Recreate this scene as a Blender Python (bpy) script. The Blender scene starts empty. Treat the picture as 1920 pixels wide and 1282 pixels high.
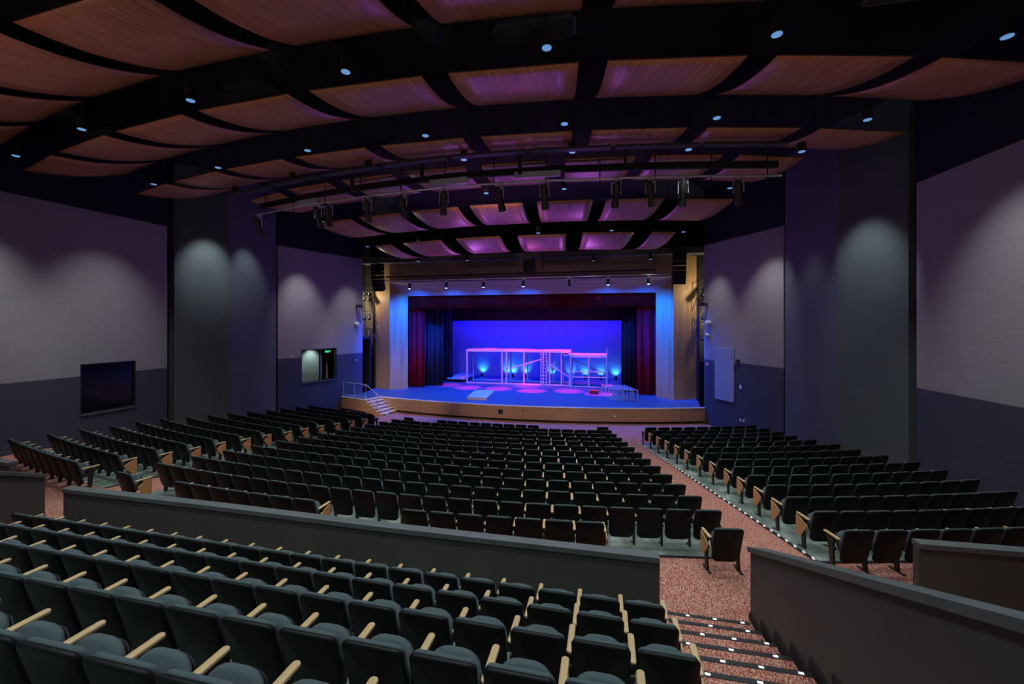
import bpy, math, random
from mathutils import Vector, Matrix
random.seed(7)
PI = math.pi
sc = bpy.context.scene
COL = sc.collection

# ------------------------------------------------------------------ helpers
def tag(o, label=None, cat=None, group=None, kind=None):
    if label: o['label'] = label
    if cat: o['category'] = cat
    if group: o['group'] = group
    if kind: o['kind'] = kind
    return o

def empty(name, label, cat, loc=(0, 0, 0), rz=0.0, group=None):
    o = bpy.data.objects.new(name, None)
    o.empty_display_size = 0.1
    o.location = loc
    o.rotation_euler = (0, 0, rz)
    COL.objects.link(o)
    return tag(o, label, cat, group)

class MB:
    def __init__(s):
        s.v = []; s.f = []; s.m = []; s.uv = {}; s.sm = []
    def add(s, vs, fs, mi=0, smooth=False, uvs=None):
        b = len(s.v)
        s.v += [tuple(p) for p in vs]
        for k, f in enumerate(fs):
            s.f.append([b + i for i in f]); s.m.append(mi); s.sm.append(smooth)
            if uvs: s.uv[len(s.f) - 1] = uvs[k]
        return s
    def box(s, x0, x1, y0, y1, z0, z1, mi=0, T=None):
        vs = [Vector(p) for p in ((x0,y0,z0),(x1,y0,z0),(x1,y1,z0),(x0,y1,z0),(x0,y0,z1),(x1,y0,z1),(x1,y1,z1),(x0,y1,z1))]
        if T: vs = [T @ p for p in vs]
        return s.add(vs, [(0,3,2,1),(4,5,6,7),(0,1,5,4),(1,2,6,5),(2,3,7,6),(3,0,4,7)], mi)
    def bar(s, a, b, w, h, mi=0, up=(0,0,1)):
        a = Vector(a); b = Vector(b); d = (b - a).normalized(); u = Vector(up)
        r = d.cross(u)
        if r.length < 1e-4: r = d.cross(Vector((0,1,0)))
        r.normalize(); u = r.cross(d)
        vs = []
        for p in (a, b):
            for i, j in ((-1,-1),(1,-1),(1,1),(-1,1)):
                vs.append(p + r * (i * w / 2) + u * (j * h / 2))
        return s.add(vs, [(0,1,2,3),(7,6,5,4),(0,4,5,1),(1,5,6,2),(2,6,7,3),(3,7,4,0)], mi)
    def tube(s, pts, r, n=8, mi=0, caps=True, radii=None):
        pts = [Vector(p) for p in pts]
        rings = []
        pr = None
        for i, p in enumerate(pts):
            if i == 0: d = pts[1] - p
            elif i == len(pts) - 1: d = p - pts[i-1]
            else: d = (pts[i+1] - p).normalized() + (p - pts[i-1]).normalized()
            d.normalize()
            if pr is None:
                q = d.cross(Vector((0,0,1)))
                if q.length < 1e-3: q = d.cross(Vector((0,1,0)))
            else:
                q = pr - d * pr.dot(d)
            q.normalize(); pr = q; w = d.cross(q)
            rr = radii[i] if radii else r
            rings.append([p + (q * math.cos(2*PI*k/n) + w * math.sin(2*PI*k/n)) * rr for k in range(n)])
        vs = [v for rg in rings for v in rg]
        fs = []
        for i in range(len(pts) - 1):
            for k in range(n):
                a = i*n + k; b = i*n + (k+1) % n
                fs.append((a, b, b + n, a + n))
        s.add(vs, fs, mi, True)
        if caps:
            s.add(rings[0], [tuple(range(n))[::-1]], mi); s.add(rings[-1], [tuple(range(n))], mi)
        return s
    def prism(s, pts, ax, a, b, mi=0):
        # extrude a 2D outline along axis ax ('x','y','z') from a to b
        def P(u, v, t):
            return {'x': (t, u, v), 'y': (u, t, v), 'z': (u, v, t)}[ax]
        n = len(pts)
        vs = [P(u, v, a) for u, v in pts] + [P(u, v, b) for u, v in pts]
        fs = [tuple(range(n))[::-1], tuple(range(n, 2*n))] + [(i, (i+1) % n, (i+1) % n + n, i + n) for i in range(n)]
        return s.add(vs, fs, mi)
    def pad(s, w, h, t, r, e, fn, mi=0, taper=0.0, nseg=4, crown=0.0, rb=None):
        # rounded slab in (u across, v up, d depth) mapped by fn; e = edge rounding
        def outline(inset):
            pts = []
            for cx_, cy_, a0, rr in ((w/2, h, 0, r), (-w/2, h, 90, r), (-w/2, 0, 180, rb or r), (w/2, 0, 270, rb or r)):
                sx = 1 if cx_ > 0 else -1; sy = 1 if cy_ > 0 else -1
                ox = cx_ - sx * rr; oy = cy_ - rr if cy_ > 0 else rr
                for k in range(nseg + 1):
                    a = math.radians(a0 + 90 * k / nseg)
                    pts.append((ox + (rr - inset) * math.cos(a), oy + (rr - inset) * math.sin(a)))
            return [(x * (1 - taper * (1 - y / h)), y) for x, y in pts]
        layers = [(e, 0.0), (e * .3, e * .35), (0, e), (0, t - e), (e * .3, t - e * .35), (e, t)]
        n = 4 * (nseg + 1); vs = []
        for ins, d in layers:
            vs += [fn(x, y, d) for x, y in outline(ins)]
        fs = []
        for i in range(len(layers) - 1):
            for k in range(n):
                a = i*n + k; b = i*n + (k+1) % n
                fs.append((a, b, b + n, a + n))
        c0 = len(vs); vs.append(fn(0, h/2, 0)); vs.append(fn(0, h/2, t + crown))
        L = (len(layers) - 1) * n
        for k in range(n):
            fs.append((c0, (k+1) % n, k)); fs.append((c0 + 1, L + k, L + (k+1) % n))
        return s.add(vs, fs, mi, True)
    def build(s, name, mats, parent=None, loc=None, rz=0.0):
        me = bpy.data.meshes.new(name)
        me.from_pydata(s.v, [], s.f)
        if not isinstance(mats, (list, tuple)): mats = [mats]
        for m in mats: me.materials.append(m)
        me.polygons.foreach_set('material_index', s.m)
        me.polygons.foreach_set('use_smooth', s.sm)
        if s.uv:
            ul = me.uv_layers.new(name='UVMap')
            for fi, uv in s.uv.items():
                p = me.polygons[fi]
                for k, li in enumerate(p.loop_indices): ul.data[li].uv = uv[k]
        me.update()
        o = bpy.data.objects.new(name, me)
        if parent: o.parent = parent
        if loc is not None: o.location = loc
        o.rotation_euler = (0, 0, rz)
        COL.objects.link(o)
        return o

def copy_tree(root, loc, rz=0.0, scale=None):
    r = root.copy(); COL.objects.link(r); r.location = loc; r.rotation_euler = (0, 0, rz)
    if scale: r.scale = scale
    for ch in list(root.children):
        c = ch.copy(); COL.objects.link(c); c.parent = r
        for g in ch.children:
            d = g.copy(); COL.objects.link(d); d.parent = c
    return r

ORD = ['', 'first', 'second', 'third', 'fourth', 'fifth', 'sixth', 'seventh', 'eighth', 'ninth', 'tenth', 'eleventh', 'twelfth',
       'thirteenth', 'fourteenth', 'fifteenth', 'sixteenth', 'seventeenth', 'eighteenth', 'nineteenth', 'twentieth', 'twenty-first',
       'twenty-second', 'twenty-third', 'twenty-fourth', 'twenty-fifth', 'twenty-sixth', 'twenty-seventh', 'twenty-eighth']

# ------------------------------------------------------------------ materials
def mat(name, rgb, rough=.6, metal=0.0, emit=None, es=1.0, spec=.5, bump=None, var=None):
    m = bpy.data.materials.new(name); m.use_nodes = True
    nt = m.node_tree; b = nt.nodes['Principled BSDF']
    b.inputs['Base Color'].default_value = (*rgb, 1)
    b.inputs['Roughness'].default_value = rough
    b.inputs['Metallic'].default_value = metal
    b.inputs['Specular IOR Level'].default_value = spec
    if emit:
        b.inputs['Emission Color'].default_value = (*emit, 1)
        b.inputs['Emission Strength'].default_value = es
    if var or bump:
        tc = nt.nodes.new('ShaderNodeTexCoord'); mp = nt.nodes.new('ShaderNodeMapping')
        nt.links.new(tc.outputs['Object'], mp.inputs['Vector'])
        no = nt.nodes.new('ShaderNodeTexNoise'); nt.links.new(mp.outputs['Vector'], no.inputs['Vector'])
        sc_ = (var or bump)[0]
        mp.inputs['Scale'].default_value = sc_ if isinstance(sc_, tuple) else (sc_,)*3
        no.inputs['Scale'].default_value = 1.0; no.inputs['Detail'].default_value = 5
        if var:
            cr = nt.nodes.new('ShaderNodeMapRange'); cr.inputs['To Min'].default_value = 1 - var[1]; cr.inputs['To Max'].default_value = 1 + var[1]
            cr.inputs['From Min'].default_value = .3; cr.inputs['From Max'].default_value = .7
            nt.links.new(no.outputs['Fac'], cr.inputs['Value'])
            mx = nt.nodes.new('ShaderNodeMix'); mx.data_type = 'RGBA'; mx.blend_type = 'MULTIPLY'
            mx.inputs['Factor'].default_value = 1
            mx.inputs['A'].default_value = (*rgb, 1)
            nt.links.new(cr.outputs['Result'], mx.inputs['B'])
            nt.links.new(mx.outputs['Result'], b.inputs['Base Color'])
        if bump:
            bp = nt.nodes.new('ShaderNodeBump'); bp.inputs['Strength'].default_value = bump[1]; bp.inputs['Distance'].default_value = .01
            nt.links.new(no.outputs['Fac'], bp.inputs['Height']); nt.links.new(bp.outputs['Normal'], b.inputs['Normal'])
    return m

def ramp_mat(name, scale, stops, rough=.8, detail=6, coord='Object', bumps=0.0, nscale=1.0, spec=.3):
    m = bpy.data.materials.new(name); m.use_nodes = True
    nt = m.node_tree; b = nt.nodes['Principled BSDF']; b.inputs['Roughness'].default_value = rough
    b.inputs['Specular IOR Level'].default_value = spec
    tc = nt.nodes.new('ShaderNodeTexCoord'); mp = nt.nodes.new('ShaderNodeMapping'); mp.inputs['Scale'].default_value = scale
    no = nt.nodes.new('ShaderNodeTexNoise'); no.inputs['Scale'].default_value = nscale; no.inputs['Detail'].default_value = detail
    cr = nt.nodes.new('ShaderNodeValToRGB')
    el = cr.color_ramp.elements
    el[0].position = stops[0][0]; el[0].color = (*stops[0][1], 1)
    el[1].position = stops[-1][0]; el[1].color = (*stops[-1][1], 1)
    for p, c in stops[1:-1]:
        e = el.new(p); e.color = (*c, 1)
    L = nt.links.new
    L(tc.outputs[coord], mp.inputs['Vector']); L(mp.outputs['Vector'], no.inputs['Vector'])
    L(no.outputs['Fac'], cr.inputs['Fac']); L(cr.outputs['Color'], b.inputs['Base Color'])
    if bumps:
        bp = nt.nodes.new('ShaderNodeBump'); bp.inputs['Strength'].default_value = bumps; bp.inputs['Distance'].default_value = .02
        L(no.outputs['Fac'], bp.inputs['Height']); L(bp.outputs['Normal'], b.inputs['Normal'])
    return m

def block_mat(name, bands, mortar_gain=1.18):
    # painted concrete block; UV in metres, v = height.  bands: [(z_top, rgb)]
    m = bpy.data.materials.new(name); m.use_nodes = True
    nt = m.node_tree; b = nt.nodes['Principled BSDF']; b.inputs['Roughness'].default_value = .75
    b.inputs['Specular IOR Level'].default_value = .25
    L = nt.links.new
    uv = nt.nodes.new('ShaderNodeUVMap'); uv.uv_map = 'UVMap'
    br = nt.nodes.new('ShaderNodeTexBrick')
    br.inputs['Scale'].default_value = 1; br.inputs['Brick Width'].default_value = .406; br.inputs['Row Height'].default_value = .203
    br.inputs['Mortar Size'].default_value = .006; br.inputs['Mortar Smooth'].default_value = .3; br.inputs['Bias'].default_value = 0
    br.inputs['Color1'].default_value = (1, 1, 1, 1); br.inputs['Color2'].default_value = (.95, .95, .95, 1)
    br.inputs['Mortar'].default_value = (mortar_gain,)*3 + (1,)
    L(uv.outputs['UV'], br.inputs['Vector'])
    sx = nt.nodes.new('ShaderNodeSeparateXYZ'); L(uv.outputs['UV'], sx.inputs['Vector'])
    prev = None
    for k, (zt, rgb) in enumerate(bands):
        if prev is None:
            c = nt.nodes.new('ShaderNodeRGB'); c.outputs[0].default_value = (*rgb, 1); prev = c.outputs[0]
        else:
            g = nt.nodes.new('ShaderNodeMath'); g.operation = 'GREATER_THAN'; g.inputs[1].default_value = bands[k-1][0]
            L(sx.outputs['Y'], g.inputs[0])
            mx = nt.nodes.new('ShaderNodeMix'); mx.data_type = 'RGBA'
            L(g.outputs[0], mx.inputs['Factor']); L(prev, mx.inputs['A']); mx.inputs['B'].default_value = (*rgb, 1)
            prev = mx.outputs['Result']
    mu = nt.nodes.new('ShaderNodeMix'); mu.data_type = 'RGBA'; mu.blend_type = 'MULTIPLY'; mu.inputs['Factor'].default_value = 1
    L(prev, mu.inputs['A']); L(br.outputs['Color'], mu.inputs['B']); L(mu.outputs['Result'], b.inputs['Base Color'])
    bp = nt.nodes.new('ShaderNodeBump'); bp.inputs['Strength'].default_value = .6; bp.inputs['Distance'].default_value = .01; bp.invert = True
    L(br.outputs['Fac'], bp.inputs['Height']); L(bp.outputs['Normal'], b.inputs['Normal'])
    return m

LOWP = (.060, .062, .092); MIDP = (.30, .27, .285); TOPP = (.012, .012, .022)
M = {}
M['block'] = block_mat('painted_block', [(2.47, LOWP), (8.92, MIDP), (99, TOPP)])
M['block_side'] = block_mat('painted_block_stage_side', [(2.05, (.010, .010, .012)), (6.6, (.26, .22, .16)), (99, (.03, .027, .022))])
M['block_stage'] = block_mat('painted_block_stage', [(99, (.42, .42, .50))])
M['pier'] = mat('slate_painted_pier', (.085, .10, .112), .7, var=(1.2, .06))
M['ceil'] = mat('black_ceiling', (.006, .006, .008), .9)
M['duct'] = mat('dark_duct', (.035, .037, .05), .6, metal=.2)
M['cloud'] = ramp_mat('ceiling_maple', (14, 1.1, 14), [(.32, (.29, .10, .052)), (.5, (.42, .160, .088)), (.68, (.53, .225, .13))], rough=.38, coord='UV', spec=.5)
M['cloud_edge'] = mat('cloud_edge', (.05, .03, .025), .6)
M['apron'] = ramp_mat('apron_wood', (.8, .8, 22), [(.3, (.30, .17, .10)), (.7, (.46, .28, .17))], rough=.45)
M['wood_v'] = ramp_mat('reeded_wood', (9, 9, .25), [(.3, (.33, .195, .08)), (.7, (.52, .33, .145))], rough=.5)
M['wood_h'] = ramp_mat('header_wood', (.5, .5, 14), [(.3, (.13, .075, .055)), (.7, (.21, .13, .09))], rough=.5)
M['lintel'] = ramp_mat('lintel_wood', (.4, 9, 14), [(.3, (.40, .27, .23)), (.7, (.55, .40, .36))], rough=.5)
M['oak'] = ramp_mat('maple_arm', (5, 2, 8), [(.3, (.50, .33, .17)), (.7, (.70, .50, .29))], rough=.4, spec=.5)
M['endpanel'] = ramp_mat('maple_end_panel', (3, 3, 9), [(.3, (.52, .27, .11)), (.7, (.68, .38, .17))], rough=.4, spec=.5)
M['shell'] = mat('black_seat_shell', (.0060, .0072, .0080), .50, spec=.20)
M['fabric'] = mat('slate_blue_upholstery', (.058, .082, .095), .85, bump=(160, .25))
M['iron'] = mat('black_iron', (.012, .012, .013), .45)
M['black'] = mat('flat_black', (.006, .006, .007), .8)
M['steel'] = mat('brushed_steel', (.62, .63, .65), .42, metal=.6)
M['cap'] = mat('slate_cap', (.105, .118, .128), .42, var=(3, .12))
M['low'] = mat('charcoal_low_wall', (.072, .068, .065), .6, var=(1.5, .08))
M['white'] = mat('white_plastic', (.75, .75, .75), .4)
M['strip'] = mat('dark_rubber_nosing', (.018, .018, .022), .5)
M['led'] = mat('led_stud', (.8, .8, .8), .4, emit=(.9, .95, 1.0), es=1.1)
M['ledw'] = mat('led_stud_small', (.8, .8, .8), .4, emit=(1, .92, .85), es=.22)
M['lens'] = mat('downlight_lens', (.2, .3, .4), .3, emit=(.16, .42, .85), es=.62)
M['concrete'] = ramp_mat('sealed_concrete', (1.3, .6, 1), [(.36, (.13, .165, .145)), (.52, (.21, .25, .22)), (.66, (.40, .44, .41))], rough=.45, detail=9, nscale=2.2, spec=.5)
M['stagefloor'] = mat('painted_stage_deck', (.040, .085, .165), .5, var=(1.3, .12))
M['edge'] = mat('pale_stage_edge', (.70, .66, .62), .5)
M['tread'] = mat('pale_wood_tread', (.66, .52, .42), .5)
M['red'] = mat('crimson_velour', (.22, .008, .018), .9, spec=.04, var=((9, 9, .3), .2))
M['valance'] = mat('dark_crimson_velour', (.13, .004, .004), .9, spec=.04)
M['navy'] = mat('black_velour', (.020, .020, .026), .95, spec=.04)
M['navyb'] = mat('dark_blue_velour', (.035, .035, .06), .95, spec=.04)
M['setw'] = mat('pale_set_paint', (.58, .54, .56), .5)
M['setg'] = mat('worn_wood_stud', (.45, .38, .36), .6)
M['grille'] = mat('perforated_grille', (.42, .50, .56), .45, metal=.3)
M['redp'] = mat('red_plastic', (.6, .03, .03), .4)
M['exit'] = mat('exit_sign_green', (.0, .3, .1), .4, emit=(.05, .9, .35), es=2.2)
M['exitbg'] = mat('exit_sign_case', (.01, .05, .03), .4)
M['corr'] = block_mat('corridor_block', [(99, (.36, .40, .38))])
M['uplens'] = mat('uplight_lens', (.5, .7, 1), .4, emit=(.35, .7, 1.0), es=7)
M['bluelens'] = mat('blue_spot_lens', (.3, .5, 1), .4, emit=(.25, .62, 1.0), es=5)
M['glass'] = mat('dark_glass', (.004, .005, .008), .12, spec=.6)

def carpet():
    m = bpy.data.materials.new('flecked_carpet'); m.use_nodes = True
    nt = m.node_tree; b = nt.nodes['Principled BSDF']; b.inputs['Roughness'].default_value = .95; b.inputs['Specular IOR Level'].default_value = .1
    L = nt.links.new
    tc = nt.nodes.new('ShaderNodeTexCoord'); mp = nt.nodes.new('ShaderNodeMapping'); mp.inputs['Scale'].default_value = (112, 30, 80)
    mp.inputs['Rotation'].default_value = (0, 0, .25)
    no = nt.nodes.new('ShaderNodeTexNoise'); no.inputs['Detail'].default_value = 2; no.inputs['Scale'].default_value = 1
    cr = nt.nodes.new('ShaderNodeValToRGB'); el = cr.color_ramp.elements
    el[0].position = .36; el[0].color = (.13, .02, .018, 1); el[1].position = .66; el[1].color = (.58, .46, .34, 1)
    e = el.new(.50); e.color = (.45, .15, .13, 1)
    e = el.new(.57); e.color = (.46, .22, .17, 1)
    L(tc.outputs['Object'], mp.inputs['Vector']); L(mp.outputs['Vector'], no.inputs['Vector']); L(no.outputs['Fac'], cr.inputs['Fac'])
    L(cr.outputs['Color'], b.inputs['Base Color'])
    bp = nt.nodes.new('ShaderNodeBump'); bp.inputs['Strength'].default_value = .5; bp.inputs['Distance'].default_value = .01
    L(no.outputs['Fac'], bp.inputs['Height']); L(bp.outputs['Normal'], b.inputs['Normal'])
    return m
M['carpet'] = carpet()

# ------------------------------------------------------------------ geometry constants
XC, YC = -4.53, 51.6          # centre of the seating arcs
RB, PITCH = 43.45, .86        # radius of row 13 (seat back tops) and row spacing
def rowR(i): return RB - PITCH * (13 - i)
def zfl(r): return max(-1.17, min(.03, -.093 * (RB - r)))
def arc(r, x): return YC - math.sqrt(r * r - (x - XC) ** 2)
def pol(r, a, z=None): return (XC + r * math.sin(a), YC - r * math.cos(a), zfl(r) if z is None else z)
ZS = -.27                     # stage deck level
WT = 12.0                     # ceiling level

# ------------------------------------------------------------------ room shell
def wall(name, A, B, z0, z1, th, m, hole=None, side=1, ext=(0, 0), structure=True, parent=None):
    """wall from A to B in plan, thickness th away from the room (side = +1 left of A->B)."""
    A = Vector(A); B = Vector(B); d = (B - A); Ln = d.length; d.normalize()
    nrm = Vector((-d.y, d.x)) * side
    mb = MB()
    def P(s, z, back): 
        p = A + d * s + nrm * (th if back else 0); return (p.x, p.y, z)
    def face(s0, s1, za, zb, back=False):
        vs = [P(s0, za, back), P(s1, za, back), P(s1, zb, back), P(s0, zb, back)]
        uv = [(s0, za), (s1, za), (s1, zb), (s0, zb)]
        flip = (side > 0) != back
        idx = (0, 1, 2, 3) if flip else (3, 2, 1, 0)
        mb.add(vs, [idx], 0, False, [[uv[i] for i in idx]])
    S = [0, Ln] if not hole else [0, hole[0], hole[1], Ln]
    Z = [z0, z1] if not hole else [z0, hole[2], hole[3], z1]
    for bk in (False, True):
        for i in range(len(S) - 1):
            for j in range(len(Z) - 1):
                if hole and i == 1 and j == 1: continue
                face(S[i], S[i+1], Z[j], Z[j+1], bk)
    def rim(s0, s1, za, zb):
        vs = [P(s0, za, 0), P(s1, zb, 0), P(s1, zb, 1), P(s0, za, 1)]
        mb.add(vs, [(0, 1, 2, 3)], 0, False, [[(s0, za), (s1, zb), (s1, zb + .01), (s0, za + .01)]])
    for s in (0, Ln): rim(s, s, z0, z1)
    rim(0, Ln, z1, z1); rim(0, Ln, z0, z0)
    if hole:
        a, b, c, e = hole
        rim(a, b, c, c); rim(a, b, e, e); rim(a, a, c, e); rim(b, b, c, e)
    o = mb.build(name, m, parent)
    if structure: tag(o, kind='structure')
    return o, A, d, nrm

# left side (A->B runs towards the stage, room on the right => thickness to the left, side=+1)
LOA, LOB = (-20.13, 0.0), (-19.26, 15.3)
dLO = (Vector(LOB) - Vector(LOA)).length
wl, A_, d_, n_ = wall('wall_left', LOA, LOB, -2.0, WT, .3, M['block'], hole=(12.19, 14.07, .97, 2.92))
wall('wall_left_front', (-17.79, 20.3), (-15.92, 25.91), -2.0, WT, .3, M['block'], hole=(1.41, 3.86, .9, 2.91))
wall('wall_right', (10.69, 0.0), (9.85, 15.35), -2.0, WT, .3, M['block'], side=-1)
wall('wall_right_front', (8.25, 20.83), (5.92, 25.21), -2.0, WT, .3, M['block'], side=-1)
wall('wall_rear', (-20.3, -.5), (11.0, -.5), -2.0, WT, .3, M['block'], side=-1)

# folded slate piers between the two side-wall panels
def pier(name, pts, label):
    mb = MB()
    n = len(pts)
    vs = [(x, y, -1.5) for x, y in pts] + [(x, y, WT - .02) for x, y in pts]
    mb.add(vs, [(i, (i+1) % n, (i+1) % n + n, i + n) for i in range(n)] + [tuple(range(n)), tuple(range(n, 2*n))])
    o = mb.build(name, M['pier']); return tag(o, kind='structure')
pier('wall_left_pier', [(-19.24, 15.62), (-18.05, 17.4), (-17.83, 20.2), (-18.6, 20.4), (-19.6, 18.0), (-19.9, 15.62)], '')
pier('wall_right_pier', [(9.80, 15.62), (8.72, 17.45), (8.28, 20.75), (8.9, 20.95), (9.9, 18.2), (10.4, 15.62)], '')

# ceiling
mb = MB(); mb.box(-21.5, 12, -1.0, 30, WT, WT + .2)
tag(mb.build('ceiling', M['ceil']), kind='structure')

# raked floor
mb = MB()
rs = [27.6, 29.0, 30.9] + [31.5 + .5 * k for k in range(25)] + [43.8, 45.5, 47.0, 49, 52.5]
an = [-.40 + .80 * k / 48 for k in range(49)]
vs = [pol(r, a) for r in rs for a in an]; n = len(an)
mb.add(vs, [(i*n + j, i*n + j + 1, (i+1)*n + j + 1, (i+1)*n + j) for i in range(len(rs) - 1) for j in range(n - 1)], 0)
tag(mb.build('floor', M['carpet']), kind='structure')

def concrete_block(name, r0, r1, f0, f1):
    mb = MB(); nr, na = 24, 40; vs = []
    for i in range(nr + 1):
        r = r0 + (r1 - r0) * i / nr
        xa, xb = f0(r), f1(r)
        for j in range(na + 1):
            x = xa + (xb - xa) * j / na; a = math.asin((x - XC) / r)
            p = pol(r, a); vs.append((p[0], p[1], p[2] + .014))
    n = na + 1
    mb.add(vs, [(i*n + j, i*n + j + 1, (i+1)*n + j + 1, (i+1)*n + j) for i in range(nr) for j in range(na)])
    # skirt
    rim = [j for j in range(n)] + [i*n + na for i in range(1, nr + 1)] + [nr*n + j for j in range(na - 1, -1, -1)] + [i*n for i in range(nr - 1, 0, -1)]
    rv = [vs[k] for k in rim]; rv2 = [(x, y, z - .03) for x, y, z in rv]; q = len(rv)
    mb.add(rv + rv2, [(k, (k+1) % q, (k+1) % q + q, k + q) for k in range(q)])
    return tag(mb.build(name, M['concrete']), kind='structure')
def lin(a, b): return lambda r: a[1] + (b[1] - a[1]) * (r - a[0]) / (b[0] - a[0])
cR = lin((33.0, .62), (43.6, 2.62)); cL = lin((33.0, -9.68), (43.6, -11.68))
eR = lin((32.4, 1.84), (43.7, 4.03)); eL = lin((32.4, -10.90), (43.7, -13.10))
concrete_block('floor_centre', 33.2, 43.62, cL, cR)
concrete_block('floor_right', 32.4, 43.72, eR, lin((32.4, 7.25), (43.7, 10.2)))
concrete_block('floor_left', 32.4, 43.72, lin((32.4, -16.3), (43.7, -19.3)), eL)

def edge_strip(r0, r1, fx, label, lit, w=.06):
    root = empty('aisle_edge_strip', label, 'edge strip', group='aisle edge strips')
    pts = []
    for k in range(41):
        r = r0 + (r1 - r0) * k / 40; x = fx(r); p = pol(r, math.asin((x - XC) / r)); pts.append((p[0], p[1], p[2] + .012))
    mb = MB()
    for a, b in zip(pts, pts[1:]): mb.bar(a, b, w, .022)
    root.location = pts[-1]
    o = mb.build('strip', M['strip'], root, loc=(-pts[-1][0], -pts[-1][1], -pts[-1][2]))
    if lit:
        st = MB().box(-.022, .022, -.05, .05, 0, .008); first = None
        for k in range(lit):
            r = r0 + .1 + (r1 - r0 - .2) * k / (lit - 1); x = fx(r); p = pol(r, math.asin((x - XC) / r))
            loc = (p[0] - pts[-1][0], p[1] - pts[-1][1], p[2] + .023 - pts[-1][2])
            if first is None: first = st.build('light_stud', M['ledw'], root, loc=loc, rz=-.19)
            else:
                c = first.copy(); COL.objects.link(c); c.location = loc
edge_strip(32.4, 43.7, eR, 'dark edge strip dotted with small lights along the right-hand aisle', 44)
edge_strip(32.4, 43.7, eL, 'dark edge strip along the left-hand aisle beside the left block of seats', 0)
edge_strip(42.6, 43.62, cR, 'short dark edge strip at the rear right corner of the centre concrete floor', 0)
for nm, rr, x0, x1 in (('dark floor trim across the back edge of the centre concrete floor', 43.62, -11.68, 2.62), ('dark floor trim across the back edge of the right concrete floor', 43.72, 4.03, 9.6)):
    mb = MB(); N = 24
    for k in range(N):
        xa = x0 + (x1 - x0) * k / N; xb = x0 + (x1 - x0) * (k+1) / N
        mb.bar((xa, arc(rr, xa), zfl(rr) + .012), (xb, arc(rr, xb), zfl(rr) + .012), .05, .022)
    tag(mb.build('floor_trim_strip', M['strip']), nm, 'edge strip', 'floor trims behind the seat blocks')

# ------------------------------------------------------------------ seats
def chair_parts():
    lean = .27
    def back(dx):   # maps (u, v, d) -> local; v measured along the height from .20
        def fn(u, v, d):
            z = .205 + v
            cur = .10 * (u / .25) ** 2 * .22
            return (u, dx + (.88 - z) * lean + d + cur, z)
        return fn
    P = {}
    mb = MB(); mb.pad(.512, .665, .052, .060, .022, back(0.0), taper=.05, rb=.11); P['backrest'] = ('backrest', mb, M['shell'])
    mb = MB(); mb.pad(.494, .50, .050, .07, .020, lambda u, v, d: back(.040)(u, v + .164, d), taper=.02, crown=.01); P['back_cushion'] = ('back_cushion', mb, M['fabric'])
    # folded seat, hinged low behind and standing up against the back
    ang = math.radians(28)
    def seat(u, v, d):
        bulge = .012 * math.cos(u / .25 * 1.3)
        return (u, .215 + v * math.sin(ang) - (d + bulge) * math.cos(ang) + .02, .385 + v * math.cos(ang) + (d + bulge) * math.sin(ang))
    mb = MB(); mb.pad(.455, .352, .085, .17, .035, seat, nseg=5, crown=.012, rb=.05); P['seat_cushion'] = ('seat_cushion', mb, M['fabric'])
    mb = MB(); mb.pad(.44, .33, .022, .14, .008, lambda u, v, d: seat(u, v + .005, d - .024), rb=.04); P['seat_pan'] = ('seat_pan', mb, M['shell'])
    def arm(x):
        mb = MB()
        def fn(u, v, d): return (x + u, .165 + v, .634 + d)
        mb.pad(.062, .360, .030, .028, .009, fn); return mb
    def leg(x):
        mb = MB()
        mb.box(x - .028, x + .028, .16, .47, .0, .012)
        mb.prism([(.27, .012), (.35, .012), (.40, .45), (.45, .60), (.27, .60), (.30, .45)], 'x', x - .018, x + .018)
        mb.tube([(x - .03, .30, .43), (x + .03, .30, .43)], .035, 8)
        return mb
    def endp(x, s):
        mb = MB()
        o = [(.495, .616), (.49, .28), (.47, .24), (.38, .24), (.35, .26), (.205, .47), (.20, .50), (.22, .525), (.35, .59), (.43, .613)]
        mb.prism(o, 'x', x, x + s * .022); return mb
    h = .2775
    P['armrest'] = ('armrest', arm(-h), M['oak']); P['leg'] = ('leg', leg(-h), M['iron'])
    P['armrest_r'] = ('armrest', arm(h), M['oak']); P['leg_r'] = ('leg', leg(h), M['iron'])
    P['end_l'] = ('end_panel', endp(-h - .022, -1), M['endpanel']); P['end_r'] = ('end_panel', endp(h + .022, 1), M['endpanel'])
    return P
CP = chair_parts()
CM = {}
def part_mesh(key):
    if key not in CM:
        nm, mb, m = CP[key]; o = mb.build(nm, m); CM[key] = o.data; bpy.data.objects.remove(o)
    return CM[key]
BASE = ['backrest', 'back_cushion', 'seat_cushion', 'seat_pan', 'armrest', 'leg']

seats = []   # dict(x,y,z,rz,keys,label,group,sx)
F_PX, PSI = 775.0, math.radians(11.7)
CAMZ = 4.5
def proj(x, y, z):
    d = -math.sin(PSI) * x + math.cos(PSI) * y
    r = math.cos(PSI) * x + math.sin(PSI) * y
    if d < .3: return None
    return (960 + F_PX * r / d, 606 + F_PX * (CAMZ - z) / d, d)

rname = {14: 'row nearest the long low wall'}
def rowname(i, blk):
    if i == 14: return 'back row, %s block' % blk
    if i == 1: return 'front row, %s block' % blk
    return '%s row from the back, %s block' % (ORD[15 - i], blk)

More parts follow.
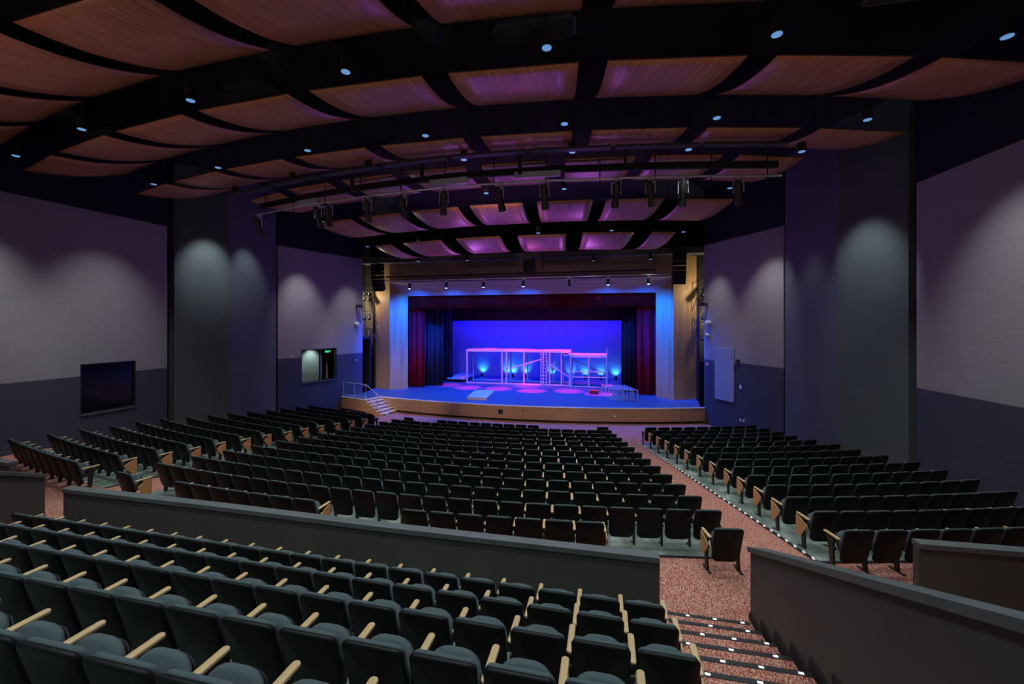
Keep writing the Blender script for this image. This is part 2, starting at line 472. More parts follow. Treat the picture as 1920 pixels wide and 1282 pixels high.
def arc_row(i, xa, xb, blk, side_l, side_r, n=None, cnt_from=None, endl='end_l', endr='end_r'):
    """xa, xb = x of the left and right corners of the row's backs"""
    R = rowR(i)
    a0 = math.asin((xa + .25 - XC) / R); a1 = math.asin((xb - .25 - XC) / R)
    if n is None: n = int(round((a1 - a0) * R / .555)) + 1
    for k in range(n):
        a = a0 + (a1 - a0) * k / max(1, n - 1)
        x, y, _ = pol(R, a)
        keys = list(BASE)
        if k == 0 and endl: keys.append(endl)
        if k == n - 1:
            keys += ['armrest_r', 'leg_r']
            if endr: keys.append(endr)
        if side_l <= 0 or (side_r > 0 and k >= n / 2): m, sd = n - k, side_r
        else: m, sd = k + 1, side_l
        yield_lab(x, y, zfl(R - .35) if i < 14 else zfl(R), a, keys, i, blk, m, sd, n, k)

def yield_lab(x, y, z, a, keys, i, blk, m, sd, n, k):
    sidew = {3: 'left aisle', 4: 'right aisle'}[sd] if blk == 'centre' else 'aisle'
    nth = 'seat beside' if m == 1 else '%s seat in from' % ORD[m]
    lab = '%s the %s, %s' % (nth, sidew, rowname(i, blk))
    lab = ('dark ' + lab)
    seats.append(dict(x=x, y=y, z=z, rz=a, keys=keys, label=lab, group='%s block seats' % blk, sx=1.0, row=i))

# centre block
for i in range(2, 14):
    xl = -9.60 - .165 * (i - 2); xr = .60 + .163 * (i - 2)
    arc_row(i, xl, xr, 'centre', 3, 4)
R14 = rowR(14)
def seg(i, xl, n, lab, endl=None, endr=None, flip=False):
    R = rowR(i); a0 = math.asin((xl + .25 - XC) / R)
    for k in range(n):
        a = a0 + k * .555 / R; x, y, _ = pol(R, a); keys = list(BASE)
        if k == 0 and endl: keys.append(endl)
        if k == n - 1:
            keys += ['armrest_r', 'leg_r']
            if endr: keys.append(endr)
        if n == 1: l = 'dark ' + lab
        else:
            m = n - k
            nth = 'rightmost seat' if m == 1 else '%s seat from right' % ORD[m]
            l = 'dark %s of %s' % (nth, lab)
        seats.append(dict(x=x, y=y, z=zfl(R - .35) if i < 14 else .06 if n > 1 else .03, rz=a, keys=keys, label=l, group='seats behind the long low wall' if i == 14 else 'front row seats by the stage', sx=1.0, row=i))
seg(14, -9.44, 7, 'the left run of seven behind the low wall', None, 'end_r')
seg(14, -3.70, 7, 'the right run of seven behind the low wall', None, 'end_r')
seg(14, 2.02, 1, 'lone seat with wooden end panel at the foot of the right stairs', 'end_l', None)
seg(14, -11.48, 1, 'lone seat with a wooden end panel standing in the left aisle', None, 'end_r')
seg(1, -9.35, 1, 'lone seat near the stage stairs ahead of the centre front row', None, None)
seg(1, -7.55, 9, 'the very front run of nine before the stage', None, None)
seg(1, -.02, 1, 'lone seat at the right of the very front row', None, None)
# right-hand block
xl = [0, 2.09, 2.32, 2.53, 2.73, 2.95, 3.14, 3.36, 3.54, 3.73, 3.81, 3.93, 4.0, 4.15, 4.24]
xr = [0, 7.10, 7.33, 7.53, 7.68, 7.98, 8.37, 8.53, 8.83, 9.12, 9.18, 9.20, 9.22, 9.24, 9.26]
for i in range(1, 15):
    arc_row(i, xl[i], xr[i], 'right-hand', 3, 0 if i else 0, endl=None if i in (1, 14) else 'end_l', endr=None)
# left-hand block
yr = [0, -11.26, -11.42, -11.60, -11.81, -12.05, -12.18, -12.28, -12.49, -12.60, -12.81, -12.88, -12.96, -13.18, -13.30]
yl = [0, -16.10, -16.20, -16.47, -16.52, -16.90, -17.21, -17.41, -17.57, -18.0, -18.04, -18.05, -18.05, -17.94, -18.09]
for i in range(1, 15):
    arc_row(i, yl[i], yr[i], 'left-hand', 0, 4, endl=None, endr=None if i in (1, 14) else 'end_r')

# upper tier: five straight rows behind the long low wall
PU, UR, UD = .5215, .373, .857
UY = lambda k: 5.11 - UD * (k - 1)
UZ = lambda k: .295 + UR * (k - 1)
UROT = math.radians(-1.0)
urow = {1: 'raised row nearest the low wall', 2: 'second raised row back', 3: 'third raised row back',
        4: 'fourth raised row back', 5: 'raised row closest to viewer'}
for k in range(1, 6):
    for j in range(21):
        x = .79 - .245 - PU * j; y = UY(k) - .018 * x
        keys = list(BASE)
        if j == 0: keys += ['armrest_r', 'leg_r', 'end_r']
        nth = 'seat beside' if j == 0 else '%s seat left of' % ORD[j + 1]
        seats.append(dict(x=x, y=y, z=UZ(k), rz=UROT, keys=keys, label='dark %s the right stairs, %s' % (nth, urow[k]), group='raised tier seats', sx=PU / .555, row=20 + k))

# keep the seats that stand in the picture, pick the 300 that show largest
vis = []
for s in seats:
    ok = False; best = None
    for dx in (-.35, .35):
        for dz, dy in ((.9, 0), (.65, .6), (.0, .4)):
            c, sn = math.cos(s['rz']), math.sin(s['rz'])
            q = proj(s['x'] + dx * c - dy * sn, s['y'] + dx * sn + dy * c, s['z'] + dz)
            if q and -15 < q[0] < 1935 and q[1] < 1290: ok = True; best = q[2]
    if ok: s['d'] = best; vis.append(s)
vis.sort(key=lambda s: s['d'])
near, far = vis[:300], vis[300:]
def make_seat(s, parent_first={}):
    root = empty('theatre_seat', s['label'], 'theatre seat', (s['x'], s['y'], s['z']), s['rz'], s['group'])
    root.scale = (s['sx'], .955 if s['sx'] < 1 else 1, .985 if s['sx'] < 1 else 1)
    for k in s['keys']:
        key = k
        o = bpy.data.objects.new(CP[k][0], part_mesh(k)); o.parent = root; COL.objects.link(o)
        if k.startswith('armrest'): o['label'] = 'pale wooden armrest'
        if k.startswith('end_'): o['label'] = 'wooden end panel'
    return root
seen = {}
for s in near:
    make_seat(s)
# the smaller, more distant seats as one object
mv = []; mf = []; mm = []; msm = []; mats = []; midx = {}
for s in far:
    T = Matrix.Translation((s['x'], s['y'], s['z'])) @ Matrix.Rotation(s['rz'], 4, 'Z')
    for k in s['keys']:
        nm, mb, m = CP[k]
        if m.name not in midx: midx[m.name] = len(mats); mats.append(m)
        b = len(mv); mi = midx[m.name]
        mv += [tuple(T @ Vector(p)) for p in mb.v]
        mf += [[b + q for q in f] for f in mb.f]; mm += [mi] * len(mb.f); msm += mb.sm
if mv:
    fm = MB(); fm.v = mv; fm.f = mf; fm.m = mm; fm.sm = msm
    tag(fm.build('distant_theatre_seats', mats), 'distant rows of small dark seats nearest the stage', 'theatre seats', 'distant front rows', 'stuff')

# ------------------------------------------------------------------ upper tier platforms, low walls, stairs
mb = MB()
for k in range(1, 9):
    z = UZ(k); y0 = UY(k) - .24; y1 = UY(k) - .24 + UD
    if k == 1: y1 = 5.98
    mb.box(-10.45, .86, y0, y1, -.2, z, 0)
tag(mb.build('floor_tier', M['concrete']), kind='structure')

def low_wall(name, pts, top, z0, label, th=.12, capw=.175, slope=None):
    """pts: plan line of the camera-side face; thickness goes towards +normal"""
    root = empty('low_wall', label, 'low wall', (pts[0][0], pts[0][1], z0), group='charcoal low walls')
    o = Vector((pts[0][0], pts[0][1], z0))
    body = MB(); cap = MB()
    for (xa, ya, ta), (xb, yb, tb) in zip(pts, pts[1:]):
        a = Vector((xa, ya, 0)); b = Vector((xb, yb, 0)); d = (b - a).normalized(); n = Vector((-d.y, d.x, 0))
        c = n * th; e = n * ((capw - th) / 2)
        for mbx, p0, p1, za, zb, lo in ((body, Vector((0,0,0)), c, ta - .06, tb - .06, 0), (cap, -e, c + e, ta, tb, .075)):
            q = []
            for P_, t in ((a, za), (b, zb)):
                lowz = (z0 if mbx is body else t - lo)
                for off in (p0, p1):
                    q += [Vector((P_.x + off.x, P_.y + off.y, lowz)) - o, Vector((P_.x + off.x, P_.y + off.y, t)) - o]
            mbx.add(q, [(0,4,5,1), (2,3,7,6), (1,5,7,3), (0,2,6,4), (0,1,3,2), (4,6,7,5)])
    body.build('wall_face', M['low'], root); c = cap.build('cap_ledge', M['cap'], root); c['label'] = 'paler smooth cap ledge'
    return root
low_wall('low_wall', [(-10.62, 6.37, 1.15), (-6.9, 6.33, 1.15), (-3.64, 6.25, 1.15), (.87, 6.22, 1.15)], 1.15, -.05, 'long charcoal low wall running in front of the raised seat rows')
low_wall('low_wall', [(2.27, 0.0, 4.10), (2.27, 6.87, 1.11)][::-1], 0, -.3, 'sloping charcoal low wall following the stairs at the bottom right', th=.17, capw=.26)
low_wall('low_wall', [(-11.62, 0.0, 4.10), (-11.62, 6.66, 1.27)], 0, -.3, 'sloping charcoal low wall at the left edge beside the left stairs', th=.17, capw=.26)
low_wall('low_wall', [(4.8, 7.43, 1.15), (10.2, 7.60, 1.15)], 1.15, -.2, 'charcoal low wall behind the right-hand block at the right edge')
low_wall('low_wall', [(-19.7, 7.6, 1.15), (-13.86, 7.28, 1.15)], 1.15, -.2, 'charcoal low wall end behind the left-hand block at far left')

# stairs (right and left)
def stair(name, x0, x1, label, skirt_x, lit):
    root = empty('aisle_stairs', label, 'stairs', ((x0 + x1) / 2, 6.76, 0), group='carpeted stairs up through the raised tier')
    ox, oy = (x0 + x1) / 2, 6.76
    ys = [6.76, 6.32, 5.86, 5.40, 4.95, 4.50, 4.07, 3.63, 3.2, 2.77]
    for k in range(10):
        h = .187 * k + .03
        ye = ys[k + 1] if k < 9 else 2.3
        if k: MB().box(x0 - ox, x1 - ox, ye - oy - .0, ys[k] - oy, -.1, h).build('step', M['carpet'], root)
        nb = MB().box(x0 - ox, x1 - ox, ys[k] - oy - .058, ys[k] - oy + .006, h - .035, h + .006)
        nn = nb.build('nosing', M['strip'], root)
        if lit:
            off = (.12, .52, .92) if k % 2 else (.02, .34, .66, .98)
            for q in off:
                w = x1 - x0 - .14
                xx = x0 - ox + .06 + w * (q if q <= 1 else 1)
                MB().box(xx - .025, xx + .025, ys[k] - oy - .042, ys[k] - oy - .018, h + .004, h + .012).build('light_stud', M['led'], nn)
    if skirt_x is not None:
        sk = MB()
        for k in range(10):
            h = .187 * k + .03; ye = ys[k + 1] if k < 9 else 2.3
            sk.box(skirt_x - ox - .02, skirt_x - ox, ye - oy, ys[k] - oy + .10, max(0, h - .2), h + .10)
        sk.build('skirting', M['black'], root)
    return root
stair('s', .88, 2.22, 'red flecked carpet stairs with lit nosings at the bottom right', 2.265, True)
stair('s', -11.42, -10.5, 'narrow red carpet stairs at the left edge between two low walls', None, False)

# ------------------------------------------------------------------ stage platform
def apron_y(x): return 59.5 - math.sqrt(36.0 ** 2 - (x + 4.8) ** 2)
U_ = Vector((.953, -.302)); W_ = Vector((.24, .97))
sA = Vector((-16.42, 24.24)); sB = Vector((-14.2, 23.5)); sC = Vector((-13.88, 24.72))
front = [sA, sB, sC] + [Vector((-13.5 + .6 * k, apron_y(-13.5 + .6 * k))) for k in range(0, 33)] + [Vector((6.08, apron_y(6.08)))]
back = [Vector((5.75, 25.3)), Vector((6.3, 29.0)), Vector((9, 29.5)), Vector((9, 37)), Vector((-18.5, 37)), Vector((-18.5, 29.5)), Vector((-16.3, 29.0)), Vector((-15.75, 25.9))]
root = empty('stage', 'curved raised stage with wooden apron and blue-lit deck', 'stage', (-4.8, 23.5, -1.17))
O = Vector((-4.8, 23.5, -1.17))
poly = front + back
mb = MB(); n = len(poly)
mb.add([Vector((p.x, p.y, ZS)) - O for p in poly] + [Vector((p.x, p.y, ZS - .05)) - O for p in poly], [tuple(range(n)), tuple(range(n, 2*n))[::-1]])
mb.build('deck', M['stagefloor'], root)
def strip_front(z0, z1, out, m, name, pts=front):
    mb = MB(); vs = []
    for i, p in enumerate(pts):
        a = pts[max(0, i-1)]; b = pts[min(len(pts)-1, i+1)]; d = (b - a).normalized(); nn = Vector((d.y, -d.x))
        q = p + nn * out; r = p - nn * .06
        vs += [Vector((q.x, q.y, z0)) - O, Vector((q.x, q.y, z1)) - O, Vector((r.x, r.y, z1)) - O, Vector((r.x, r.y, z0)) - O]
    fs = []
    for i in range(len(pts) - 1):
        a = i*4; b = a + 4
        fs += [(a, b, b+1, a+1), (a+1, b+1, b+2, a+2), (a+2, b+2, b+3, a+3), (a+3, b+3, b, a)]
    mb.add(vs, fs + [(0,1,2,3), tuple(len(vs) - 4 + k for k in (3,2,1,0))])
    return mb.build(name, m, root)
strip_front(-1.04, ZS - .055, .0, M['apron'], 'apron_panel')
strip_front(ZS - .05, ZS + .012, .03, M['edge'], 'stage_edge')['label'] = 'pale stage edge trim'
strip_front(-1.17, -1.04, -.03, M['black'], 'kick_board')
sm = MB()
for k in range(1, 9):
    x = -13 + 2.2 * k; y = apron_y(x)
    sm.box(x - .006 - O.x, x + .006 - O.x, y - .004 - O.y, y + .02 - O.y, -1.04 - O.z, ZS - .06 - O.z)
sm.build('panel_joints', M['black'], root)
for px_, w_, m_, nm, lb in ((-5.55, .26, 'black', 'floor_box_plate', 'black square socket plate on the stage apron'),
                            (.95, .09, 'white', 'socket_plate', 'tiny white socket on the right of the stage apron')):
    y = apron_y(px_); mb = MB().box(px_ - w_/2, px_ + w_/2, y - .03, y + .01, -.78, -.78 + w_)
    tag(mb.build(nm, M[m_]), lb, 'socket')

# stage steps
root = empty('stage_steps', 'six pale wooden steps climbing to the stage at the left', 'steps', (-13.5, 23.2, -1.17))
O = Vector((-13.5, 23.2, -1.17)); ns = 6; rise = (ZS + 1.17) / ns; run = .285
for k in range(ns - 1):
    z = ZS - rise * (k + 1)
    a = sB + U_ * (run * k); b = a + W_ * 1.28; c = b + U_ * (run + .03); d = a + U_ * (run + .03)
    t = MB().add([Vector((p.x, p.y, zz)) - O for zz in (z - .045, z) for p in (a, d, c, b)], [(3,2,1,0),(4,5,6,7),(0,1,5,4),(1,2,6,5),(2,3,7,6),(3,0,4,7)])
    t.build('tread', M['tread'], root)
    d2 = a + U_ * (run - .01); c2 = b + U_ * (run - .01); a2 = a + W_ * .03; 
    r = MB().add([Vector((p.x, p.y, zz)) - O for zz in (-1.17, z - .045) for p in (a, d2, c2, b)], [(3,2,1,0),(4,5,6,7),(0,1,5,4),(1,2,6,5),(2,3,7,6),(3,0,4,7)])
    r.build('riser', M['apron'], root)
# handrail
root = empty('handrail', 'steel handrail at the left end of the stage and its steps', 'handrail', (-14.2, 23.5, ZS))
O = Vector((-14.2, 23.5, ZS))
def H3(p, z): return Vector((p.x, p.y, z)) - O
g0 = sA + Vector((.12, .06)); g1 = sB + Vector((-.05, .06)); g2 = sB + U_ * 1.62 + W_ * .02; g3 = g2 + U_ * .32
for nm, dz in (('top_rail', .92), ('lower_rail', .14)):
    MB().tube([H3(g0, ZS + dz), H3(g1, ZS + dz), H3(g2, -1.17 + dz + .02), H3(g3, -1.17 + dz)], .022, 8).build(nm, M['steel'], root)
gm = g1 + (g2 - g1) * .55
for p, zt, zb in ((g0, ZS + .92, ZS), ((g0 + g1) / 2, ZS + .92, ZS), (g1, ZS + .92, ZS), (gm, (ZS - 1.17) / 2 + .90, -.75), (g3, -.25, -1.17)):
    MB().tube([H3(p, zb), H3(p, zt)], .019, 8).build('post', M['steel'], root)

# ------------------------------------------------------------------ proscenium
def slab(name, quad, th, m, reeds=0, structure=True):
    """quad: bottom-left, bottom-right, top-right, top-left; thickness to the rear (by normal)"""
    q = [Vector(p) for p in quad]; nrm = (q[1] - q[0]).cross(q[3] - q[0]).normalized()
    mb = MB()
    if reeds:
        n = reeds
        for k in range(n):
            a = k / n; b = (k + .86) / n
            A, B = q[0].lerp(q[1], a), q[0].lerp(q[1], b); D, C = q[3].lerp(q[2], a), q[3].lerp(q[2], b)
            mb.add([A, B, C, D] + [p - nrm * .025 for p in (A, B, C, D)], [(0,1,2,3),(0,4,5,1),(1,5,6,2),(2,6,7,3),(3,7,4,0)])
    qb = [p - nrm * (.022 if reeds else 0) for p in q]
    mb.add(qb + [p - nrm * th for p in q], [(0,1,2,3),(7,6,5,4),(0,4,5,1),(1,5,6,2),(2,6,7,3),(3,7,4,0)])
    o = mb.build(name, m)
    if structure: tag(o, kind='structure')
    return o
zt = 7.42; zo = 6.49
PL, PR = (-13.6, 28.1), (3.68, 27.95); CLn, CRn = (-14.6, 27.25), (4.62, 27.2); TL, TR = (-16.0, 27.75), (6.12, 27.9)
zH = 8.75
slab('wall_proscenium_splay_left', [(*CLn, ZS), (*PL, ZS), (*PL, zo), (*CLn, zt)], .12, M['wood_v'], 16)
slab('wall_proscenium_splay_right', [(*PR, ZS), (*CRn, ZS), (*CRn, zt), (*PR, zo)], .12, M['wood_v'], 16)
slab('wall_proscenium_left', [(*TL, ZS), (*CLn, ZS), (*CLn, zH), (*TL, zH)], .12, M['wood_v'], 18)
slab('wall_proscenium_right', [(*CRn, ZS), (*TR, ZS), (*TR, zH), (*CRn, zH)], .12, M['wood_v'], 18)
slab('wall_proscenium_lintel', [(*PL, zo), (*PR, zo), (*CRn, zt), (*CLn, zt)], .12, M['lintel'])
slab('wall_proscenium_header', [(*CLn, zt), (*CRn, zt), (*CRn, zH), (*CLn, zH)], .12, M['wood_h'])
mb = MB().box(-16.6, 6.9, 26.6, 27.6, 8.75, 9.1); tag(mb.build('trim_1', mat('grey_soffit', (.09, .085, .095), .7)), kind='structure')
mb = MB().box(-18, 9, 27.8, 28.1, 8.9, WT); tag(mb.build('wall_above_proscenium', M['ceil']), kind='structure')
mb = MB().box(-16.3, -14.5, 27.9, 28.4, ZS, 8.7); tag(mb.build('wall_proscenium_core_left', M['black']), kind='structure')
mb = MB().box(4.5, 6.3, 27.9, 28.4, ZS, 8.7); tag(mb.build('wall_proscenium_core_right', M['black']), kind='structure')
# side recesses between the side walls and the wooden panels
wall('wall_recess_left', (-18.2, 28.3), (-15.4, 28.6), -1.2, 9.2, .2, M['block_side'])
wall('wall_recess_right', (5.4, 28.6), (8.6, 28.2), -1.2, 9.2, .2, M['block_side'])
wall('wall_recess_left_side', (-17.6, 26.2), (-18.2, 28.4), -1.2, 9.2, .2, M['block_side'])
wall('wall_recess_right_side', (7.6, 25.6), (8.4, 28.4), -1.2, 9.2, .2, M['block_side'], side=-1)
# stage house
wall('wall_stage_back', (-18.5, 36.4), (9, 36.4), ZS, 9.5, .2, M['block_stage'])
mb = MB().box(-18.6, -18.5, 28.4, 36.6, ZS, 11); tag(mb.build('wall_stage_left', M['black']), kind='structure')
mb = MB().box(9.0, 9.1, 28.4, 36.6, ZS, 11); tag(mb.build('wall_stage_right', M['black']), kind='structure')
mb = MB().box(-18.6, 9.1, 28.4, 36.6, 9.6, 9.7); tag(mb.build('ceiling_stage', M['ceil']), kind='structure')

def curtain(name, a, b, z0, z1, m, label, amp=.09, wl=.34, cat='curtain', group='stage curtains', seed=0):
    a = Vector(a); b = Vector(b); d = (b - a); L = d.length; d.normalize(); n = Vector((-d.y, d.x))
    rnd = random.Random(seed); N = max(12, int(L / .045)); mb = MB(); ph = 0; line = []
    for k in range(N + 1):
        s = L * k / N; ph += (L / N) / wl * 2 * PI * (1 + .5 * math.sin(s * 2.3 + seed))
        line.append((s, amp * math.sin(ph) + amp * .4 * math.sin(ph * .37 + 1)))
    O = Vector((a.x, a.y, z0)); vs = []
    for th in (0, .02):
        for z, g in ((z0, 1.0), ((z0 + z1) / 2, .9), (z1, .65)):
            for s, w in line:
                p = a + d * s + n * (w * g + th); vs.append(Vector((p.x, p.y, z)) - O)
    m1 = N + 1; fs = []
    for t in (0, 3):
        for r in range(2):
            for k in range(N):
                q = (t + r) * m1 + k; f = (q, q + 1, q + 1 + m1, q + m1)
                fs.append(f if t else f[::-1])
    for r in (0, 2):
        for k in range(N): q = r * m1 + k; fs.append((q, q + 1, q + 1 + 3*m1, q + 3*m1))
    for k in (0, N):
        for r in range(2): q = r * m1 + k; fs.append((q, q + m1, q + 4*m1, q + 3*m1))
    mb.add(vs, fs, 0, True)
    o = mb.build(name, m, None, loc=O)
    return tag(o, label, cat, group)
curtain('stage_valance', (-13.75, 28.35), (3.85, 28.35), 5.58, 6.9, M['valance'], 'dark red valance hanging across the top of the stage opening', .07, .36, 'valance', seed=1)
curtain('stage_curtain', (-13.9, 28.75), (-12.55, 28.75), ZS + .02, 6.6, M['red'], 'crimson curtain gathered at the left side of the stage', seed=2)
curtain('stage_curtain', (2.55, 28.75), (3.95, 28.75), ZS + .02, 6.6, M['red'], 'crimson curtain gathered at the right side of the stage', seed=3)
curtain('stage_curtain', (-14.4, 29.6), (-11.55, 29.9), ZS + .02, 7.0, M['navyb'], 'dark blue masking curtain just behind the crimson curtain at left', .10, .42, seed=4)
curtain('stage_curtain', (-13.6, 32.3), (-11.75, 32.4), ZS + .02, 7.4, M['navyb'], 'dark masking curtain further upstage at left', .10, .4, seed=5)
curtain('stage_curtain', (1.62, 29.7), (4.2, 29.5), ZS + .02, 7.0, M['navy'], 'dark blue masking curtain behind the crimson curtain at right', .10, .42, seed=6)
curtain('stage_curtain', (2.05, 32.5), (4.2, 32.4), ZS + .02, 7.4, M['navy'], 'dark masking curtain further upstage at right', .10, .4, seed=7)
curtain('stage_border', (-14, 33.9), (4.6, 33.9), 4.72, 7.6, M['navy'], 'dark blue border curtain hanging above the stage back wall', .03, .6, 'curtain', seed=8)

# ------------------------------------------------------------------ side wall fittings
LId = (Vector((-15.92, 25.91)) - Vector((-17.79, 20.3))).normalized(); LIn = Vector((-LId.y, LId.x))
RId = (Vector((5.92, 25.21)) - Vector((8.25, 20.83))).normalized(); RIn = Vector((RId.y, -RId.x))
LOd = (Vector(LOB) - Vector(LOA)).normalized(); LOn = Vector((-LOd.y, LOd.x))
def frame_T(A, d, n):   # columns: along wall, out of room, up
    return Matrix(((d.x, n.x, 0, A[0]), (d.y, n.y, 0, A[1]), (0, 0, 1, 0), (0, 0, 0, 1)))
TLO = frame_T(LOA, LOd, LOn); TLI = frame_T((-17.79, 20.3), LId, LIn); TRI = frame_T((8.25, 20.83), RId, RIn)
# left outer window
def winbox(T, s0, s1, z0, z1, name, depth, sidem, backm, sill):
    f = MB()
    t = .05
    for (a, b, c, e) in ((s0, s1, z0, z0 + t), (s0, s1, z1 - t, z1), (s0, s0 + t, z0, z1), (s1 - t, s1, z0, z1)):
        f.box(a, b, .02, .12, c, e, T=T)
    o = f.build(name, M['iron']); tag(o, kind='structure')
    s = MB().box(s0 - .02, s1 + .02, -.05, .3, z0 - .04, z0 + .005, T=T)
    tag(s.build('trim_' + name[-1] + '_sill', sill), kind='structure')
    return o
winbox(TLO, 12.19, 14.07, .97, 2.92, 'window_1', .3, None, None, M['cap'])
g = MB().box(12.22, 14.04, .10, .12, 1.0, 2.90, T=TLO).build('window_1_pane', M['glass']); tag(g, kind='structure')
bx = MB().box(11.9, 14.4, .9, 1.0, .5, 3.2, T=TLO); bx.box(11.9, 14.4, .3, 1.0, 3.0, 3.1, T=TLO); bx.box(11.9, 14.4, .3, 1.0, .6, .7, T=TLO); bx.box(11.8, 11.9, .3, 1.0, .5, 3.2, T=TLO); bx.box(14.3, 14.4, .3, 1.0, .5, 3.2, T=TLO)
tag(bx.build('wall_booth_behind_window', M['black']), kind='structure')
# left inner opening with lit corridor and exit sign
cb = MB().box(.6, 6.9, 2.9, 3.0, 0, 3.6, T=TLI); cb.box(.6, 6.9, .3, 3.0, 3.4, 3.5, T=TLI); cb.box(.6, .7, .3, 3.0, 0, 3.5, T=TLI); cb.box(6.8, 6.9, .3, 3.0, 0, 3.5, T=TLI); cb.box(.6, 6.9, .3, 3.0, 0, .1, T=TLI)
tag(cb.build('wall_corridor', M['black']), kind='structure')
cw = MB(); p = [TLI @ Vector(q) for q in ((1.2, 2.15, .2), (5.0, 1.2, .2), (5.0, 1.2, 3.3), (1.2, 2.15, 3.3))]
wall('wall_corridor_lit', ((TLI @ Vector((1.0, 1.5, 0))).x, (TLI @ Vector((1.0, 1.5, 0))).y), ((TLI @ Vector((3.82, 1.5, 0))).x, (TLI @ Vector((3.82, 1.5, 0))).y), .1, 3.3, .05, M['corr'])
winbox(TLI, 1.41, 3.86, .90, 2.91, 'window_2', .3, None, None, M['cap'])
mu = MB().box(2.72, 2.80, .14, .22, .92, 2.9, T=TLI); tag(mu.build('window_2_mullion', M['iron']), kind='structure')
# exit sign
ex = empty('exit_sign', 'green lit exit sign seen through the opening in the left wall', 'exit sign', TLI @ Vector((4.0, 1.1, 2.62)), math.radians(35))
MB().box(-.17, .17, .0, .05, -.11, .11).build('case', M['exitbg'], ex)
tx = bpy.data.curves.new('lettering', 'FONT'); tx.body = 'EXIT'; tx.size = .17; tx.extrude = .004; tx.align_x = 'CENTER'; tx.align_y = 'CENTER'
tmp = bpy.data.objects.new('tmp_text', tx); COL.objects.link(tmp); bpy.context.view_layer.update()
tme = bpy.data.meshes.new_from_object(tmp.evaluated_get(bpy.context.evaluated_depsgraph_get())); bpy.data.objects.remove(tmp)
tme.materials.clear(); tme.materials.append(M['exit'])
to = bpy.data.objects.new('lettering', tme); to.parent = ex; to.location = (0, -.008, 0); to.rotation_euler = (PI/2, 0, 0); COL.objects.link(to)
br = MB().box(-.008, .008, .02, .03, .11, .75).build('stem', M['iron'], ex)
dr = MB().box(4.35, 4.43, 1.7, 1.8, .1, 2.3, T=TLI); tag(dr.build('door_frame_post', M['wood_v']), 'thin wooden door edge inside the corridor opening', 'door frame')

def fit(name, cat, label, T, s, z, build, group=None):
    """wall fitting; local x along the wall, y = -out into the room"""
    loc = T @ Vector((s, 0, z)); rz = math.atan2(T[1][0], T[0][0])
    root = empty(name, label, cat, loc, rz, group)
    if T is TRI: root.scale = (1, -1, 1)
    build(root); return root
def arm_cam(root):
    MB().tube([(0, -.01, .1), (0, -.28, .14)], .025, 6).build('bracket', M['iron'], root)
    MB().box(-.13, .13, -.50, -.24, .02, .20).build('housing', M['iron'], root)
    MB().box(-.04, .04, -.03, 0, -.1, .2).build('mounting_plate', M['iron'], root)
def orb(root):
    MB().tube([(0, -.01, 0), (0, -.12, 0)], .09, 10, radii=[.13, .13]).build('base', M['white'], root)
    MB().tube([(0, -.10, 0), (0, -.16, 0), (0, -.22, 0), (0, -.26, 0)], .1, 12, radii=[.15, .15, .12, .04]).build('dome', M['white'], root)
    MB().tube([(.0, -.18, -.05), (.30, -.30, -.10)], .02, 6).build('spout', M['white'], root)
def bell(root):
    MB().tube([(0, 0, 0), (0, -.05, 0)], .08, 12).build('base', M['white'], root)
    MB().tube([(0, -.05, 0), (0, -.10, 0)], .055, 12, radii=[.06, .03]).build('lamp', M['redp'], root)
fit('wall_speaker_bracket', 'wall speaker', 'small dark speaker on a bracket high on the left wall near stage', TLI, 5.38, 5.55, arm_cam)
fit('wall_speaker_bracket', 'wall speaker', 'small dark speaker on a bracket high on the right wall near stage', TRI, 4.70, 5.45, arm_cam)
fit('wall_dome_device', 'wall device', 'round white device on the left wall below the dark speaker', TLI, 5.34, 4.46, orb)
fit('wall_dome_device', 'wall device', 'white device with an arm on the right wall below the dark speaker', TRI, 4.52, 4.53, orb)
fit('security_camera', 'camera', 'small white round camera on the right wall, lowest of the white devices', TRI, 4.63, 3.84,
    lambda r: (MB().tube([(0, 0, 0), (0, -.12, 0), (0, -.2, -.02)], .1, 12, radii=[.11, .11, .05]).build('body', M['white'], r), MB().tube([(0, -.19, -.02), (0, -.23, -.03)], .04, 8).build('lens', M['black'], r)))
fit('fire_alarm', 'alarm', 'small round fire alarm on the lower left wall by the stage', TLI, 5.38, 1.99, bell)
fit('fire_alarm', 'alarm', 'small round fire alarm on the lower right wall by the stage', TRI, 4.70, 2.19, bell)
fit('wall_switch', 'switch', 'tiny pale wall plate left of the opening with the exit sign', TLI, .85, 2.57, lambda r: MB().box(-.04, .04, -.02, 0, -.06, .06).build('plate', M['white'], r))
fit('wall_switch', 'switch', 'small pale plate low on the right wall below the dark bracket', TRI, 2.39, 1.27, lambda r: MB().box(-.06, .06, -.03, 0, -.10, .10).build('plate', M['white'], r))
fit('wall_bracket', 'bracket', 'small dark bracket on the paint line of the right wall', TRI, 2.52, 2.56,
    lambda r: (MB().box(-.08, .08, -.12, 0, -.06, .08).build('bracket_body', M['iron'], r), MB().tube([(.05, -.1, .06), (.30, -.16, .10), (.30, -.16, .42)], .012, 5).build('rod', M['iron'], r)))
fit('wall_socket', 'socket', 'pair of small sockets low on the right wall near the floor', TRI, 2.30, -.42, lambda r: (MB().box(-.15, -.05, -.02, 0, -.05, .07).build('plate', M['white'], r), MB().box(.05, .15, -.02, 0, -.05, .07).build('plate', M['white'], r)))
